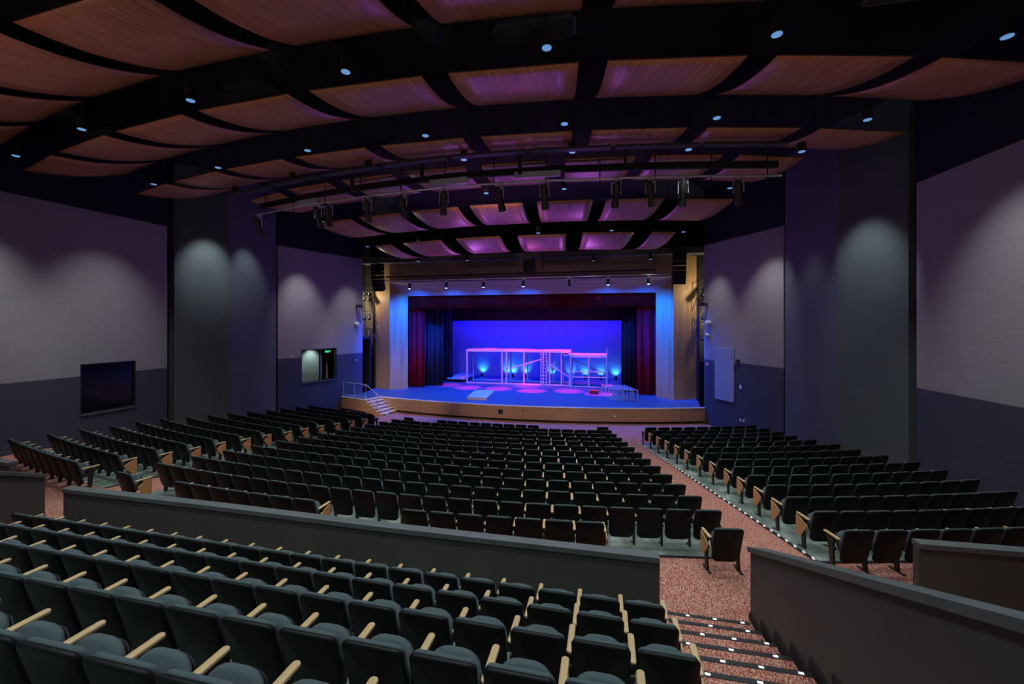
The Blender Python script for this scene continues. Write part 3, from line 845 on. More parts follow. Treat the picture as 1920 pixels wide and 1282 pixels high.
def grille(r):
    MB().box(-.62, .62, -.04, 0, -1.36, 1.36).build('panel', M['grille'], r)
    f = MB(); f.box(-.65, .65, -.06, 0, 1.34, 1.40); f.box(-.65, .65, -.06, 0, -1.40, -1.34); f.box(-.65, -.61, -.06, 0, -1.4, 1.4); f.box(.61, .65, -.06, 0, -1.4, 1.4); f.box(-.65, .65, -.055, 0, -.02, .02)
    f.build('frame', M['grille'], r)
    s = MB()
    for k in range(52): s.box(-.60, .60, -.052, -.04, -1.32 + k * .051, -1.32 + k * .051 + .02)
    s.build('louvres', M['grille'], r)
fit('wall_grille', 'grille', 'tall pale louvred grille on the right wall beside the stage', TRI, 3.45, 1.80, grille)

# ------------------------------------------------------------------ ceiling clouds
def cloud(p0, p1, h, a, b, L, label, group, zt_=0):
    """near edge from p0 to p1 (plan); runs L towards the stage along rays to the arc centre"""
    p0 = Vector(p0); p1 = Vector(p1); c = Vector((XC, YC)); N = 10; K = 6
    loc = Vector(((p0.x + p1.x) / 2, (p0.y + p1.y) / 2, h))
    mb = MB(); vs = []
    for off in (0, .03):
        for i in range(N + 1):
            t = L * i / N; z = a * t + b * t * t
            for j in range(K + 1):
                p = p0.lerp(p1, j / K); d = (c - p).normalized()
                q = p + d * t
                vs.append(Vector((q.x, q.y, h + z + off)) - loc)
    m = K + 1; S = (N + 1) * m; fs = []; uvs = []
    rs_ = random.random() * 20
    W = (p1 - p0).length
    for i in range(N):
        for j in range(K):
            q = i*m + j; fs.append((q, q + m, q + m + 1, q + 1))
            uvs.append([(rs_ + W*j/K, L*i/N), (rs_ + W*j/K, L*(i+1)/N), (rs_ + W*(j+1)/K, L*(i+1)/N), (rs_ + W*(j+1)/K, L*i/N)])
    mb.add(vs, fs, 0, True, uvs)
    fs2 = []
    for i in range(N):
        for j in range(K): q = S + i*m + j; fs2.append((q, q + 1, q + m + 1, q + m))
    for j in range(K): fs2.append((j, j + 1, S + j + 1, S + j)); q = N*m + j; fs2.append((q + 1, q, S + q, S + q + 1))
    for i in range(N): q = i*m; fs2.append((q + m, q, S + q, S + q + m)); q = i*m + K; fs2.append((q, q + m, S + q + m, S + q))
    bb = len(mb.v) - len(vs)
    for f in fs2: mb.f.append([bb + k for k in f]); mb.m.append(1); mb.sm.append(False)
    root = empty('ceiling_cloud', label, 'ceiling panel', loc, 0, group)
    mb.build('panel', [M['cloud'], M['cloud_edge']], root)
    # suspension rods
    for u in (.15, .85):
        for t in (.25 * L, .8 * L):
            p = p0.lerp(p1, u); d = (c - p).normalized(); q = p + d * t; z = a * t + b * t * t + .03
            MB().tube([Vector((q.x, q.y, h + z)) - loc, Vector((q.x, q.y, WT - .01)) - loc], .008, 4).build('hanger', M['black'], root)
    return root
# rows laid out on arcs; R of near edge, angular pitch
def cloud_row(R, n, frac, a, b, L, h, rowlab, i0=0, i1=None, dth=.0725):
    cnt = n if i1 is None else i1
    for i in range(i0, cnt):
        th = (i - (n - 1) / 2) * dth; w = dth * frac / 2
        p0 = (XC - .30 + R * math.sin(th - w), YC - R * math.cos(th - w)); p1 = (XC - .30 + R * math.sin(th + w), YC - R * math.cos(th + w))
        cloud(p0, p1, h, a, b, L, 'curved maple ceiling panel, %s from the left in the %s' % (ORD[i + 1 - i0], rowlab), 'curved wooden ceiling panels')
cloud_row(46.75, 9, .825, .02, .095, 2.6, 9.55, 'row nearest the viewer', 0, 7)
cloud_row(43.72, 9, .825, .02, .095, 2.6, 9.55, 'second row from the viewer')
cloud_row(40.85, 9, .825, .0, .095, 2.55, 9.55, 'third row from the viewer', 0, 9)
Drow = [(-14.05, 14.47, -12.06, 13.82), (-11.46, 13.55, -9.5, 13.23), (-8.87, 13.08, -6.83, 12.86), (-6.28, 12.78, -4.20, 12.72), (-3.65, 12.70, -1.55, 12.80), (-.98, 12.80, 1.12, 12.98), (1.61, 13.04, 3.68, 13.41), (4.18, 13.55, 6.19, 14.16)]
for k, q in enumerate(Drow): cloud(q[:2], q[2:], 9.55, -.18, .09, 2.5, 'curved maple ceiling panel, %s from the left in the row behind the lighting pipe' % ORD[k + 1], 'curved wooden ceiling panels')
Erow = [(-13.05, 17.3, -10.9, 16.75), (-10.38, 16.58, -8.32, 16.27), (-7.68, 16.15, -5.56, 15.95), (-5.03, 15.9, -2.88, 15.94), (-2.3, 15.87, -.17, 16.03), (.33, 16.14, 2.46, 16.42), (3.14, 16.65, 5.09, 17.05)]
for k, q in enumerate(Erow): cloud(q[:2], q[2:], 9.21, -.3, .09, 2.6, 'curved maple ceiling panel, %s from the left in the second row from the stage' % ORD[k + 1], 'curved wooden ceiling panels')
Frow = [(-11.85, 20.45, -10.75, 20.2), (-9.95, 19.95, -7.74, 19.7), (-6.9, 19.55, -4.6, 19.38), (-3.77, 19.48, -1.46, 19.6), (-.67, 19.42, 1.65, 19.78), (2.46, 19.95, 3.55, 20.17)]
for k, q in enumerate(Frow): cloud(q[:2], q[2:], 8.70, -.36, .09, 2.6, 'curved maple ceiling panel, %s from the left in the row nearest the stage' % ORD[k + 1], 'curved wooden ceiling panels')

# ------------------------------------------------------------------ downlights
DL = [(-.92, 7.62, 9.6), (3.1, 8.09, 9.6), (7.13, 8.98, 9.6), (-5.0, 7.52, 9.6), (-9.12, 7.77, 9.6), (-13.27, 8.34, 9.6), (-17.34, 9.26, 9.6),
      (-4.58, 10.52, 9.6), (-8.38, 10.72, 9.6), (-12.17, 11.3, 9.6), (-15.93, 12.17, 9.6), (-.83, 10.62, 9.6), (2.9, 11.08, 9.6), (6.62, 11.94, 9.6),
      (-13.53, 13.29, 9.4), (-10.39, 12.54, 9.4), (-7.13, 11.94, 9.4), (-3.92, 11.82, 9.4), (-.71, 11.93, 9.4), (2.51, 12.42, 9.4), (5.7, 13.22, 9.4),
      (-12.97, 17.73, 9.4), (-4.19, 15.35, 9.5), (-1.22, 15.45, 9.5), (1.79, 15.85, 9.5), (4.79, 16.6, 9.5),
      (-12.8, 21.3, 8.85), (-9.3, 20.45, 8.85), (-2.74, 19.3, 8.75), (.62, 19.2, 8.7), (4.0, 20.9, 8.85),
      (-10.79, 23.69, 8.3), (-7.71, 23.89, 8.3), (-.24, 25.6, 8.3), (3.08, 25.7, 8.3)]
DLB = [(-12.0, 4.6, 9.6), (-8.6, 4.2, 9.6), (-5.2, 4.0, 9.6), (-1.8, 4.1, 9.6), (1.6, 4.5, 9.6), (5.2, 5.2, 9.6), (-9.5, 1.2, 9.6), (-5.5, 1.0, 9.6), (-1.5, 1.0, 9.6), (2.6, 1.4, 9.6)]
DLn = ['over the right stairs', 'over the right-hand block, nearest row', 'nearest the right edge', 'over the middle of the long low wall', 'over the left end of the long low wall', 'over the left sloping wall', 'nearest the left edge']
def dl_label(k):
    if k < 7: return 'round downlight glowing pale blue, nearest arc, ' + DLn[k]
    grp = [(7, 14, 'second arc'), (14, 21, 'third arc by the lighting pipe'), (21, 26, 'fourth arc'), (26, 31, 'fifth arc'), (31, 35, 'last arc before the stage')]
    for a, b, nm in grp:
        if a <= k < b:
            xs = sorted(DL[a:b]); return 'round blue-lit downlight, %s from the left in the %s' % (ORD[xs.index(DL[k]) + 1], nm)
dl0 = None
for k, (x, y, z) in enumerate(DL):
    if dl0 is None:
        root = dl0 = empty('ceiling_downlight', dl_label(k), 'downlight', (x, y, z), 0, 'ceiling downlights')
        MB().tube([(0, 0, 0), (0, 0, .30)], .105, 14).build('housing', M['black'], root)
        MB().tube([(0, 0, -.014), (0, 0, .012)], .088, 14).build('lens', M['lens'], root)
        MB().tube([(0, 0, .30), (0, 0, 1.9)], .012, 5).build('stem', M['black'], root)
    else:
        root = copy_tree(dl0, (x, y, z)); root['label'] = dl_label(k)

for k, (x, y, z) in enumerate(DLB):
    root = copy_tree(dl0, (x, y, z)); root['label'] = 'round downlight above the raised rows, %s from the left in its arc' % ORD[k + 1 if k < 6 else k - 5]; root['group'] = 'downlights above the raised rows' 
# ------------------------------------------------------------------ ducts and diffusers
def duct(label, pts, r):
    o = Vector(pts[0]); mb = MB(); mb.tube([Vector(p) - o for p in pts], r, 14)
    root = empty('air_duct', label, 'duct', o, 0, 'round ceiling ducts'); mb.build('duct_pipe', M['duct'], root)
    rg = MB()
    for a, b in zip(pts, pts[1:]):
        a = Vector(a) - o; b = Vector(b) - o; d = (b - a).normalized()
        for t in range(1, 4):
            q = a.lerp(b, t / 4); rg.tube([q - d * .02, q + d * .02], r + .015, 14)
    rg.build('seam_rings', M['duct'], root)
duct('round dark duct dropping behind the nearest ceiling panels at left', [(-7.4, 8.7, 11.98), (-7.4, 8.6, 11.2), (-7.35, 8.3, 10.85), (-7.25, 7.7, 10.85)], .36)
duct('round dark duct above the centre of the nearest ceiling panels', [(-3.5, 8.7, 11.98), (-3.5, 8.6, 11.25), (-3.48, 8.3, 10.9), (-3.45, 7.7, 10.9)], .36)
duct('round dark duct at the far left above the left-hand panels', [(-15.3, 9.8, 11.98), (-15.3, 9.7, 11.2), (-15.2, 9.4, 10.85), (-15.0, 8.8, 10.85)], .36)
duct('round dark duct in the upper right corner of the ceiling', [(6.2, 9.4, 11.95), (6.2, 9.3, 11.4), (6.15, 9.0, 11.1), (6.1, 8.4, 11.1)], .36)
def diffuser(x, y, z, label):
    root = empty('air_diffuser', label, 'air vent', (x, y, z), 0, 'rectangular air vents')
    f = MB(); f.box(-.8, .8, -.32, -.26, 0, .07); f.box(-.8, .8, .26, .32, 0, .07); f.box(-.8, -.74, -.32, .32, 0, .07); f.box(.74, .8, -.32, .32, 0, .07); f.build('frame', M['duct'], root)
    s = MB()
    for k in range(7): s.box(-.74, .74, -.24 + k * .075, -.215 + k * .075, .01, .05)
    s.build('slats', M['duct'], root)
    MB().box(-.76, .76, -.3, .3, .07, .16).build('plenum', M['black'], root)
diffuser(-8.3, 8.55, 10.1, 'rectangular air vent above the left panels of the second row')
diffuser(-14.3, 9.6, 10.0, 'rectangular air vent at far left above the second row of panels')
diffuser(-1.2, 8.0, 10.2, 'rectangular air vent above the centre of the second row of panels')
diffuser(5.2, 7.9, 9.95, 'rectangular air vent above the right panels of the second row')

# ------------------------------------------------------------------ lighting catwalk and pipes
PX = [-13.53, -10.5, -7.73, -4.52, -1.95, 1.25, 3.4, 5.34]; PY = [14.27, 13.45, 12.91, 12.56, 12.60, 12.92, 13.25, 13.63]
def pipe_pt(x):
    for i in range(len(PX) - 1):
        if PX[i] <= x <= PX[i+1]:
            t = (x - PX[i]) / (PX[i+1] - PX[i]); return PY[i] + t * (PY[i+1] - PY[i])
    return PY[0] if x < PX[0] else PY[-1]
pts = [(x, pipe_pt(x), 8.88) for x in [PX[0] + (PX[-1] - PX[0]) * k / 30 for k in range(31)]]
O = Vector(pts[0])
root = empty('lighting_pipe', 'long curved lighting pipe hung across the auditorium ceiling', 'lighting pipe', O)
MB().tube([Vector(p) - O for p in pts], .035, 8).build('pipe', M['steel'], root)
bm_ = MB()
for a, b in zip(pts, pts[1:]): bm_.bar(Vector(a) - O + Vector((0, .25, .42)), Vector(b) - O + Vector((0, .25, .42)), .10, .20)
bm_.build('beam', M['black'], root)
for k in range(12):
    x = PX[0] + .6 + (PX[-1] - PX[0] - 1.0) * k / 11; y = pipe_pt(x)
    h_ = MB().tube([Vector((x, y, 8.7)) - O, Vector((x, y, 9.75)) - O], .018, 6).build('hanger', M['iron'], root)
    MB().tube([Vector((x - .1, y, 9.62)) - O, Vector((x + .02, y, 9.62)) - O], .055, 8).build('pulley', M['iron'], h_)
# boxes, cable trunking and platforms on the catwalk
cat = empty('catwalk', 'dark lighting catwalk with rails and cable boxes behind the curved pipe', 'catwalk', (-4.5, 13.4, 9.0))
O = Vector((-4.5, 13.4, 9.0))
for k in range(8):
    x0 = -13.6 + k * 2.35; x1 = x0 + 2.2
    MB().bar(Vector((x0, pipe_pt(x0) - 1.0, 9.40)) - O, Vector((x1, pipe_pt(x1) - 1.0, 9.40)) - O, .22, .07).build('walkway_edge', M['duct'], cat)
for x0, x1, zz in ((-5.3, -4.0, 9.02), (-2.5, -1.1, 9.05), (-10.9, -9.9, 8.95)):
    MB().bar(Vector((x0, pipe_pt(x0) - .12, zz)) - O, Vector((x1, pipe_pt(x1) - .12, zz)) - O, .10, .17).build('connector_box', M['grille'], cat)
for x0, x1, zz in ((-8.2, -5.5, 9.3), (-2.3, .8, 9.3), (-8.2, -5.5, 9.42), (-2.3, .8, 9.42)):
    MB().tube([Vector((x0, pipe_pt(x0) - .3, zz)) - O, Vector((x1, pipe_pt(x1) - .3, zz + .05)) - O], .02, 6).build('rail', M['duct'], cat)
for x0 in (-8.2, -5.5, -2.3, .8): MB().bar(Vector((x0, pipe_pt(x0) - .3, 9.0)) - O, Vector((x0, pipe_pt(x0) - .3, 9.6)) - O, .09, .09).build('post', M['iron'], cat)

def make_spot(lensm, tilt=-.7, L=.55):
    root = empty('stage_spotlight', '', 'stage light', (0, 0, 0), 0, '')
    d = Vector((0, math.cos(tilt), math.sin(tilt)))
    c = Vector((0, 0, -.34))
    MB().tube([c - d * L * .45, c - d * L * .2, c + d * L * .15, c + d * L * .5], .1, 10, radii=[.06, .105, .075, .075]).build('housing', M['iron'], root)
    MB().tube([c + d * L * .30, c + d * L * .52], .092, 10).build('lens_tube', M['iron'], root)
    MB().tube([c - d * L * .40, c + Vector((.08, -.1, .18)), c + Vector((.12, 0, .34)), c + Vector((.02, 0, .40))], .012, 6).build('cable', M['steel'], root)
    MB().tube([c + d * L * .5, c + d * (L * .5 + .012)], .078, 10).build('lens', lensm, root)
    y = MB()
    for s in (-1, 1): y.bar((s * .11, 0, -.08), (s * .11, 0, -.36), .02, .03)
    y.bar((-.12, 0, -.08), (.12, 0, -.08), .03, .02); y.build('yoke', M['steel'], root)
    k = MB().box(-.03, .03, -.04, .04, -.08, .05); k.build('clamp', M['steel'], root)
    MB().box(-.10, -.085, -.02, .15, -.45, -.25).build('barn_door', M['iron'], root)
    return root
names = ['leftmost', 'second', 'third', 'fourth', 'fifth', 'sixth', 'seventh', 'eighth', 'ninth', 'tenth', 'rightmost']
sp = [-13.35, -10.0, -9.5, -7.75, -6.35, -4.85, -3.0, -1.6, .55, 1.55, 2.5, 4.1]
proto = None
for k, x in enumerate(sp):
    lab = 'black theatre spotlight, %s from the left on the curved lighting pipe' % ORD[k + 1]
    loc = (x, pipe_pt(x), 8.83)
    if proto is None: r = proto = make_spot(M['glass'], -1.15, .62); r.location = loc
    else: r = copy_tree(proto, loc, random.uniform(-.5, .5), (1, 1, 1))
    r.scale = (1.25,) * 3
    r['label'] = lab; r['group'] = 'spotlights on the curved pipe'
# front pipe at the proscenium
root = empty('lighting_pipe', 'straight lighting pipe in front of the stage header', 'lighting pipe', (-5, 26.2, 7.45))
MB().tube([(-9.7, .35, 0), (9.3, 0, 0)], .035, 8).build('pipe', M['steel'], root)
MB().tube([(-9.5, .35, .28), (8.4, 0, .28)], .05, 8).build('cable_rail', M['black'], root)
for k in range(6): MB().tube([(-8.6 + 3.4 * k, .3 - .05 * k, -.05), (-8.6 + 3.4 * k, .3 - .05 * k, 1.35)], .018, 6).build('hanger', M['iron'], root)
bproto = None; blue = []
for k, (px, dead) in enumerate(((768, 0), (837, 0), (907, 0), (982, 0), (1068, 1), (1140, 0), (1215, 0))):
    xn = (px - 960) / F_PX
    t = 26.4 / (math.cos(PSI) + xn * math.sin(PSI)); x = t * (-math.sin(PSI) + xn * math.cos(PSI)); y = 26.3 - .018 * (x + 5)
    lab = ('unlit black stage light on the pipe in front of the stage header' if dead else 'stage light glowing blue, %s from the left on the front pipe' % ORD[k + 1])
    if dead: r = make_spot(M['glass'], -1.1, .45)
    elif bproto is None: r = bproto = make_spot(M['bluelens'], -1.8, .42)
    else: r = copy_tree(bproto, (0, 0, 0))
    r.location = (x, y, 7.42); r.rotation_euler = (0, 0, 0); r['label'] = lab; r['group'] = 'stage lights on the front pipe'
    if not dead: blue.append((x, y + .12, 6.85))

# line arrays
def line_array(x, y, ztop, n, label, curl, w=.62):
    root = empty('line_array_speaker', label, 'speaker', (x, y, ztop), 0, 'hanging speaker arrays')
    z = 0; yy = 0; ang = 0; h = .27
    MB().box(-w/2, w/2, -.25, .25, -.02, .25).build('flying_frame', M['iron'], root)
    for k in range(n):
        T = Matrix.Translation((0, yy, z)) @ Matrix.Rotation(ang, 4, 'X')
        mb = MB(); mb.prism([(-.22, -h + .02), (.22, -h + .035), (.22, -.015), (-.22, 0)], 'x', -w/2, w/2)
        mb.v = [tuple(T @ Vector(p)) for p in mb.v]
        mb.build('speaker_cabinet', M['black'], root)
        z -= h * math.cos(ang); yy += h * math.sin(ang); ang += curl
    MB().tube([(0, 0, .25), (0, 0, 1.6)], .02, 6).build('hoist_cable', M['iron'], root)
line_array(-14.9, 26.1, 8.35, 6, 'tall curved black speaker array hanging left of the stage opening', .07, .75)
line_array(4.75, 26.0, 8.72, 7, 'tall black speaker array hanging right of the stage opening', .05, .72)
line_array(-4.3, 25.9, 8.55, 3, 'short black speaker array hanging above the middle of the stage', .03, .62)

# box boom lights in the side recesses
def boom(x, y, label, s):
    root = empty('side_light_boom', label, 'light stand', (x, y, 2.2), 0, 'side light booms')
    MB().tube([(0, 0, 0), (0, 0, 5.4)], .035, 8).build('pole', M['iron'], root)
    for z in (1.9, 3.2, 4.6):
        a = MB().tube([(0, 0, z), (s * .8, 0, z), (s * 1.25, .3, z - 1.5)], .022, 6).build('arm', M['iron'], root)
        for q in (.15, .55):
            MB().tube([(s * q, 0, z - .08), (s * q, 0, z - .25)], .02, 6).build('clamp', M['steel'], a)
            MB().tube([(s * q, 0, z - .22), (s * q + s * .1, -.12, z - .45), (s * q + s * .2, -.25, z - .62)], .1, 8, radii=[.06, .11, .10]).build('lamp', M['iron'], a)
boom(-16.95, 27.5, 'black side light boom in the recess left of the stage', 1)
boom(7.05, 27.4, 'black side light boom in the recess right of the stage', -1)

# ------------------------------------------------------------------ things on stage
def frame_platform(name, label, x0, x1, y0, y1, ztop, legs, deckt, m, extra):
    root = empty(name, label, 'platform', ((x0 + x1) / 2, (y0 + y1) / 2, ZS)); O = Vector(((x0 + x1) / 2, (y0 + y1) / 2, ZS))
    MB().box(x0 - O.x, x1 - O.x, y0 - O.y, y1 - O.y, ztop - deckt - ZS, ztop - ZS).build('deck', M['setw'], root)
    for x in legs:
        for y in (y0 + .06, y1 - .06):
            MB().box(x - .05 - O.x, x + .05 - O.x, y - .045 - O.y, y + .045 - O.y, 0, ztop - deckt - ZS).build('leg', m, root)
    for y in (y0 + .06, y1 - .06):
        MB().box(x0 - O.x, x1 - O.x, y - .03 - O.y, y + .03 - O.y, .0, .09).build('sill', m, root)
    for a, b in extra: MB().bar(Vector(a) - O, Vector(b) - O, .05, .09).build('brace', m, root)
    return root
x0, x1 = -10.3, -2.0
frame_platform('scaffold_platform', 'tall pale timber-framed platform lit pink and blue on stage', x0, x1, 31.6, 33.4, 2.42, [-10.22, -7.35, -7.0, -5.6, -4.1, -3.6, -2.7, -2.08], .16, M['setw'],
    [((-6.9, 31.7, .9), (-4.2, 31.7, 1.75)), ((-3.6, 31.8, 1.35), (-2.05, 31.8, .35)), ((-3.6, 33.2, .6), (-2.6, 33.2, 2.1)), ((-10.2, 33.3, 2.2), (-7.4, 33.3, 2.2))])
rt = empty('scaffold_platform', 'lower pink-lit scaffold platform with rails at the right on stage', 'platform', (-.75, 31.5, ZS)); O = Vector((-.75, 31.5, ZS))
MB().box(-1.25, 1.45, -.55, .9, 1.98 - ZS, 2.20 - ZS).build('deck', M['setw'], rt)
for x in (-1.2, .12, 1.4):
    for y in (-.5, .85): MB().tube([(x, y, 0), (x, y, 1.98 - ZS)], .06, 8).build('leg', M['setw'], rt)
for z in (.07, .78, 1.18):
    for y in (-.5,): MB().tube([(-1.3, y, z), (1.5, y, z)], .045, 8).build('rail', M['setw'], rt)
MB().tube([(-1.2, .85, 2.0), (1.4, .85, .9)], .035, 6).build('brace', M['setw'], rt)
MB().tube([(1.42, -.5, 2.0), (1.42, -.5, 2.95)], .04, 8).build('post', M['setw'], rt)
for k, (dx, dz) in enumerate(((-1.55, 2.42), (-1.75, 2.58))): MB().box(dx - .25, dx + .35, -.4, .8, dz - .05, dz + .02).build('step', M['setw'], rt)
ld = empty('ladder', 'narrow pink-lit lattice ladder standing in the tall platform', 'ladder', (-4.02, 31.35, ZS))
for x in (-.22, .22): MB().bar((x, 0, 0), (x, 0, 2.55), .05, .05).build('rail', M['setw'], ld)
for k in range(9): MB().bar((-.22, 0, .25 + .27 * k), (.22, 0, .25 + .27 * k), .035, .035).build('rung', M['setw'], ld)
mb = MB(); mb.add([(-8.0, 24.75, ZS + z) for z in ()], []) if 0 else None
fl = MB().add([(p[0], p[1], ZS + z) for z in (.0, .16) for p in ((-8.0, 24.7), (-6.72, 24.75), (-6.97, 27.7), (-8.3, 27.45))], [(3,2,1,0),(4,5,6,7),(0,1,5,4),(1,2,6,5),(2,3,7,6),(3,0,4,7)])
tag(fl.build('stage_riser_panel', M['setw']), 'flat white platform panel lying near the front of the stage', 'platform')
first = None
for k in range(8):
    loc = (.95 + k * .20 + (.05 if k % 3 else 0), 26.2 + .02 * k, ZS)
    if first is None:
        f = MB(); f.box(-.03, .03, 0, 2.3, 0, .05); f.box(-.03, .03, 0, 2.3, .62, .67); f.box(-.03, .03, 0, .06, 0, .67); f.box(-.03, .03, 2.24, 2.3, 0, .67)
        first = f.build('platform_leg_frame', M['steel'], None, loc=loc, rz=.30); o = first
    else:
        o = first.copy(); COL.objects.link(o); o.location = loc
    tag(o, 'thin pale metal frame standing on edge at stage right, %s from the left' % ORD[k + 1], 'metal frame', 'row of metal frames on the stage')
rb = empty('storage_box', 'small dark red box on the stage floor below the scaffold', 'box', (-.24, 28.5, ZS))
mr = mat('dark_red_box', (.10, .008, .012), .6); MB().box(-.30, .30, -.16, .16, 0, .20).build('body', mr, rb); MB().box(-.31, .31, -.17, .17, .20, .24).build('lid', mr, rb)
wb = empty('rolling_platform', 'low pale ribbed ramp on the stage floor beside the left masking curtain', 'platform', (-11.3, 33.6, ZS))
MB().box(-.75, .75, -1.6, 1.6, .22, .30).build('top', M['setw'], wb)
for k in range(6): MB().box(-.78, .78, -1.5 + .56 * k, -1.42 + .56 * k, .30, .34).build('slat', M['setw'], wb)
for x in (-.65, .65):
    for y in (-1.4, 1.4): MB().tube([(x, y, 0), (x, y, .22)], .06, 8).build('wheel', M['iron'], wb)
pn = MB().box(-.55, .55, 0, .06, 0, 2.3).build('scenery_flat', M['setw'], None, loc=(-11.7, 35.6, ZS)); tag(pn, 'plain scenery flat leaning by the stage back wall at left', 'scenery flat')
# floor uplights
ups = []
up0 = None
for k, px in enumerate((902, 948, 960, 984, 1033, 1070, 1097, 1127, 1155)):
    xn = (px - 960) / F_PX; t = 35.7 / (math.cos(PSI) + xn * math.sin(PSI)); x = t * (-math.sin(PSI) + xn * math.cos(PSI)); y = 35.95
    lab = 'floor uplight with cyan glow at the stage back wall, %s from the left' % ORD[k + 1]
    if up0 is None:
        up0 = r = empty('floor_uplight', lab, 'uplight', (x, y, ZS), 0, 'uplights along the stage back wall')
        MB().box(-.16, .16, -.1, .1, 0, .05).build('base', M['iron'], r)
        MB().tube([(0, -.05, .08), (0, .06, .26)], .11, 10).build('housing', M['iron'], r)
        MB().tube([(0, .06, .26), (0, .066, .272)], .095, 10).build('lens', M['uplens'], r)
    else: r = copy_tree(up0, (x, y, ZS)); r['label'] = lab
    ups.append((x, y + .12, ZS + .35))

# ------------------------------------------------------------------ lights
def light(kind, name, loc, energy, color, target=None, size=.1, angle=60, blend=.5, rx=None):
    l = bpy.data.lights.new(name, kind); l.energy = energy; l.color = color
    if kind == 'SPOT': l.spot_size = math.radians(angle); l.spot_blend = blend; l.shadow_soft_size = size
    elif kind == 'POINT': l.shadow_soft_size = size
    elif kind == 'AREA': l.shape = 'DISK'; l.size = size
    o = bpy.data.objects.new(name, l); o.location = loc; COL.objects.link(o)
    if target is not None:
        d = Vector(target) - Vector(loc); o.rotation_euler = d.to_track_quat('-Z', 'Y').to_euler()
    return o
E_DL = 330
for k, (x, y, z) in enumerate(DL):
    if k >= 31: e = E_DL * .12
    elif k >= 26: e = E_DL * .5
    else: e = E_DL
    light('SPOT', 'downlight_lamp', (x, y, z - .05), e, (.86, 1.0, .96), (x, y, 0), .09, 96, .9)
for x, y, z in DLB: light('SPOT', 'downlight_lamp', (x, y, z - .05), 420, (.86, 1.0, .96), (x, y, 0), .09, 100, .9)
# wall washers (recessed fixtures close to the side walls)
WW = (.93, .95, 1.0)
def wash(px, py, pz, tx, ty, tz, e, ang=52, col=WW): light('SPOT', 'wall_washer_lamp', (px, py, pz), e, col, (tx, ty, tz), .12, ang, 1.0)
wash(-17.0, 8.6, 9.5, -19.7, 8.6, 3.6, 620, 70)
wash(-16.6, 12.6, 9.5, -19.4, 12.8, 2.6, 520, 66)
wash(-16.9, 15.5, 9.9, -18.6, 16.6, 7.0, 640, 46, (.85, .97, 1.0))
wash(-16.3, 17.9, 9.7, -17.98, 18.35, 6.8, 330, 46, (.85, .97, 1.0))
wash(-15.5, 20.6, 9.3, -17.3, 21.6, 4.5, 600, 54)
wash(-14.4, 24.0, 9.0, -16.2, 24.8, 3.6, 420, 54)
wash(6.5, 19.9, 9.3, 7.9, 21.5, 4.6, 560, 54)
wash(5.1, 23.2, 9.0, 6.3, 24.4, 3.9, 400, 50)
wash(7.5, 15.5, 9.8, 9.2, 16.55, 6.2, 600, 46, (.85, .95, 1.0))
wash(7.6, 11.6, 9.5, 10.1, 12.0, 3.4, 560, 72)
wash(7.0, 18.2, 9.3, 8.5, 19.2, 3.6, 160, 50, (.85, .95, 1.0))
# purple stage spill into the room
for x in (-8.5, -.7):
    light('SPOT', 'stage_spill', (x, 26.6, 5.2), 250, (.72, .16, 1.0), (x, 10, 7.6), .5, 165, .6)
light('SPOT', 'stage_spill_pink', (-4.6, 27.4, 5.0), 130, (1.0, .16, .70), (-4.6, 17, 9.5), .4, 120, .9)
# warm fill spots, added out of view at the rear to brighten the ceiling panels
light('SPOT', 'rear_fill_lamp', (-12.5, 1.2, 4.4), 370, (1.0, .60, .48), (-7.5, 12, 10.2), .5, 115, 1.0)
light('SPOT', 'rear_fill_lamp', (3.2, 1.0, 4.6), 290, (1.0, .62, .50), (1.0, 12, 10.4), .5, 110, 1.0)
# front-of-house lights towards the apron and the wooden panels
for x, tx, tz, e in ((-10.5, -15.2, 3.0, 520), (2.5, 5.4, 3.0, 520), (-9.0, -12.6, -1.0, 2000), (-5.0, -4.8, -1.5, 2000), (-1.5, 1.5, -1.3, 2000)):
    light('SPOT', 'front_of_house_lamp', (x, pipe_pt(x), 8.6), e * 1.6, (1.0, .80, .60), (tx, 26.0, tz), .1, 34, .8)
light('SPOT', 'front_of_house_lamp', (-3.9, pipe_pt(-3.9), 8.4), 420, (1.0, .62, .80), (-5.0, 27.6, 6.9), .2, 76, .7)
light('SPOT', 'front_of_house_lamp', (-8.9, pipe_pt(-8.9), 8.4), 1800, (1.0, .84, .66), (-13.4, 23.5, -.7), .1, 13, .8)
# blue front pipe
for x, y, z in blue:
    light('SPOT', 'blue_front_lamp', (x, y + .05, 7.0), 2300, (.0, .10, 1.0), (x, y + 1.6, ZS), .06, 150, 1.0)
light('SPOT', 'blue_side_lamp', (-10.5, 25.0, 7.0), 7500, (.0, .055, 1.0), (-14.1, 27.7, 3.6), .1, 60, .8)
light('SPOT', 'blue_side_lamp', (.5, 25.0, 7.0), 7500, (.0, .055, 1.0), (4.2, 27.5, 3.6), .1, 60, .8)
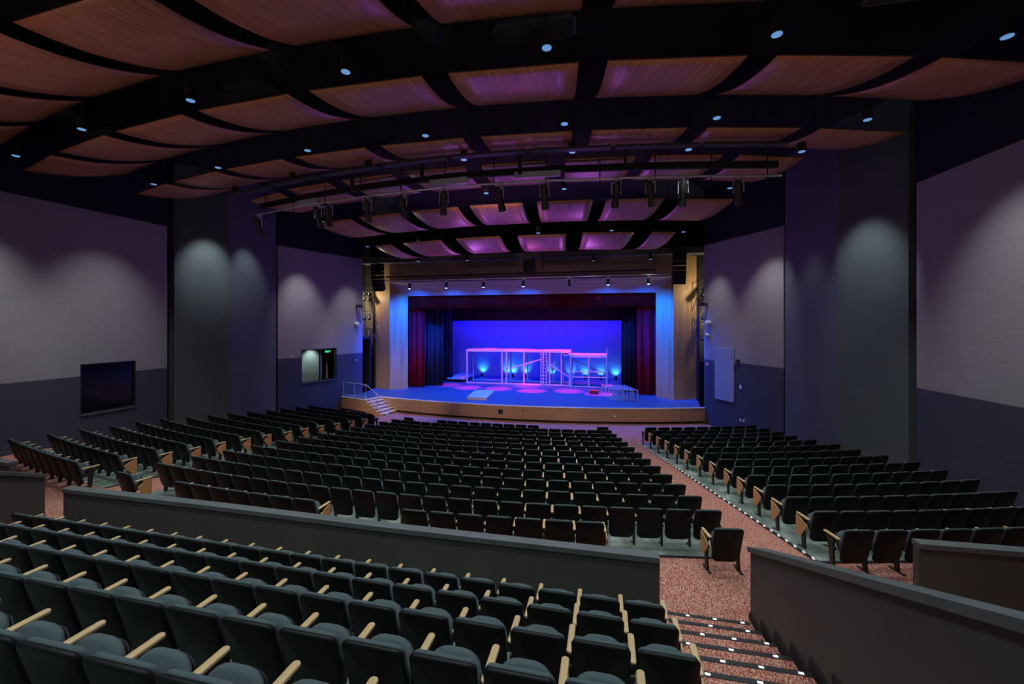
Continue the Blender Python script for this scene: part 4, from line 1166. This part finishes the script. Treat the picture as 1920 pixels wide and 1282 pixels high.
# stage wash
for x in (-11, -8.2, -5.2, -2.2, .6):
    light('SPOT', 'blue_cyc_lamp', (x, 34.5, 7.4), 2300, (.0, .003, 1.0), (x, 36.4, 1.8), .15, 100, .9)
    light('SPOT', 'blue_deck_lamp', (x, 30.5, 7.2), 1000, (.0, .05, 1.0), (x, 30.5, 0), .15, 110, .9)
for x, y, e in ((-9.4, 29.4, 7000), (-7.1, 29.3, 8000), (-4.6, 28.9, 10000), (-2.0, 29.3, 9000), (.1, 28.5, 7000), (-8.6, 33.6, 4000), (-5.2, 31.0, 6000), (-11.3, 30.4, 4000)):
    light('SPOT', 'magenta_pool_lamp', (x, y - .4, 7.0), e * 2.2, (1.0, .012, .34), (x, y, ZS), .05, 19, .8)
for x in (-9.0, -6.0, -3.4, -.6):
    light('SPOT', 'pink_front_lamp', (x, 29.0, 7.2), 2000, (1.0, .03, .34), (x, 31.9, 1.9), .08, 34, .6)
for x in (-6.3, -2.9, -.7):
    light('SPOT', 'pink_set_lamp', (x, 31.3, 7.4), 3000, (1.0, .02, .22), (x, 32.0, 1.6), .08, 42, .8)
light('SPOT', 'red_side_lamp', (-8.0, 27.5, 6.6), 240, (1.0, .06, .10), (-12.8, 28.7, 2.0), .1, 44, .8)
light('SPOT', 'red_side_lamp', (-1.0, 27.5, 6.6), 260, (1.0, .06, .12), (3.1, 28.7, 2.0), .1, 44, .8)
for p in ups:
    light('SPOT', 'uplight_lamp', p, 60, (.04, .40, 1.0), (p[0], p[1] + .5, p[2] + .55), .05, 110, .9)
# warm light in the side recesses and the corridor
light('POINT', 'recess_lamp', (-16.7, 26.9, 6.4), 150, (1.0, .85, .6), size=.1)
light('POINT', 'recess_lamp', (6.9, 26.8, 6.4), 150, (1.0, .85, .6), size=.1)
pc = TLI @ Vector((3.0, .95, 3.2)); light('SPOT', 'corridor_lamp', pc, 110, (.75, 1.0, .95), TLI @ Vector((3.0, 1.45, .6)), .08, 90, .8)

# ------------------------------------------------------------------ world, camera, view
w = bpy.data.worlds.new('dark_world'); w.use_nodes = True; w.node_tree.nodes['Background'].inputs['Color'].default_value = (0, 0, 0, 1)
w.node_tree.nodes['Background'].inputs['Strength'].default_value = 0
sc.world = w
cam = bpy.data.cameras.new('camera'); cam.sensor_width = 36; cam.lens = F_PX / 1920 * 36; cam.shift_y = -(641 - 606) / 1920; cam.clip_start = .05; cam.clip_end = 200
co = bpy.data.objects.new('camera', cam); COL.objects.link(co); co.location = (0, 0, CAMZ); co.rotation_euler = (PI / 2, 0, PSI)
sc.camera = co
vs_ = sc.view_settings; vs_.view_transform = 'Standard'; vs_.look = 'None'; vs_.gamma = 1; vs_.exposure = 0.0; vs_.use_curve_mapping = False
sc.cycles.max_bounces = 5; sc.cycles.diffuse_bounces = 3; sc.cycles.glossy_bounces = 2
sc.cycles.use_denoising = True
sc.cycles.sample_clamp_indirect = 4
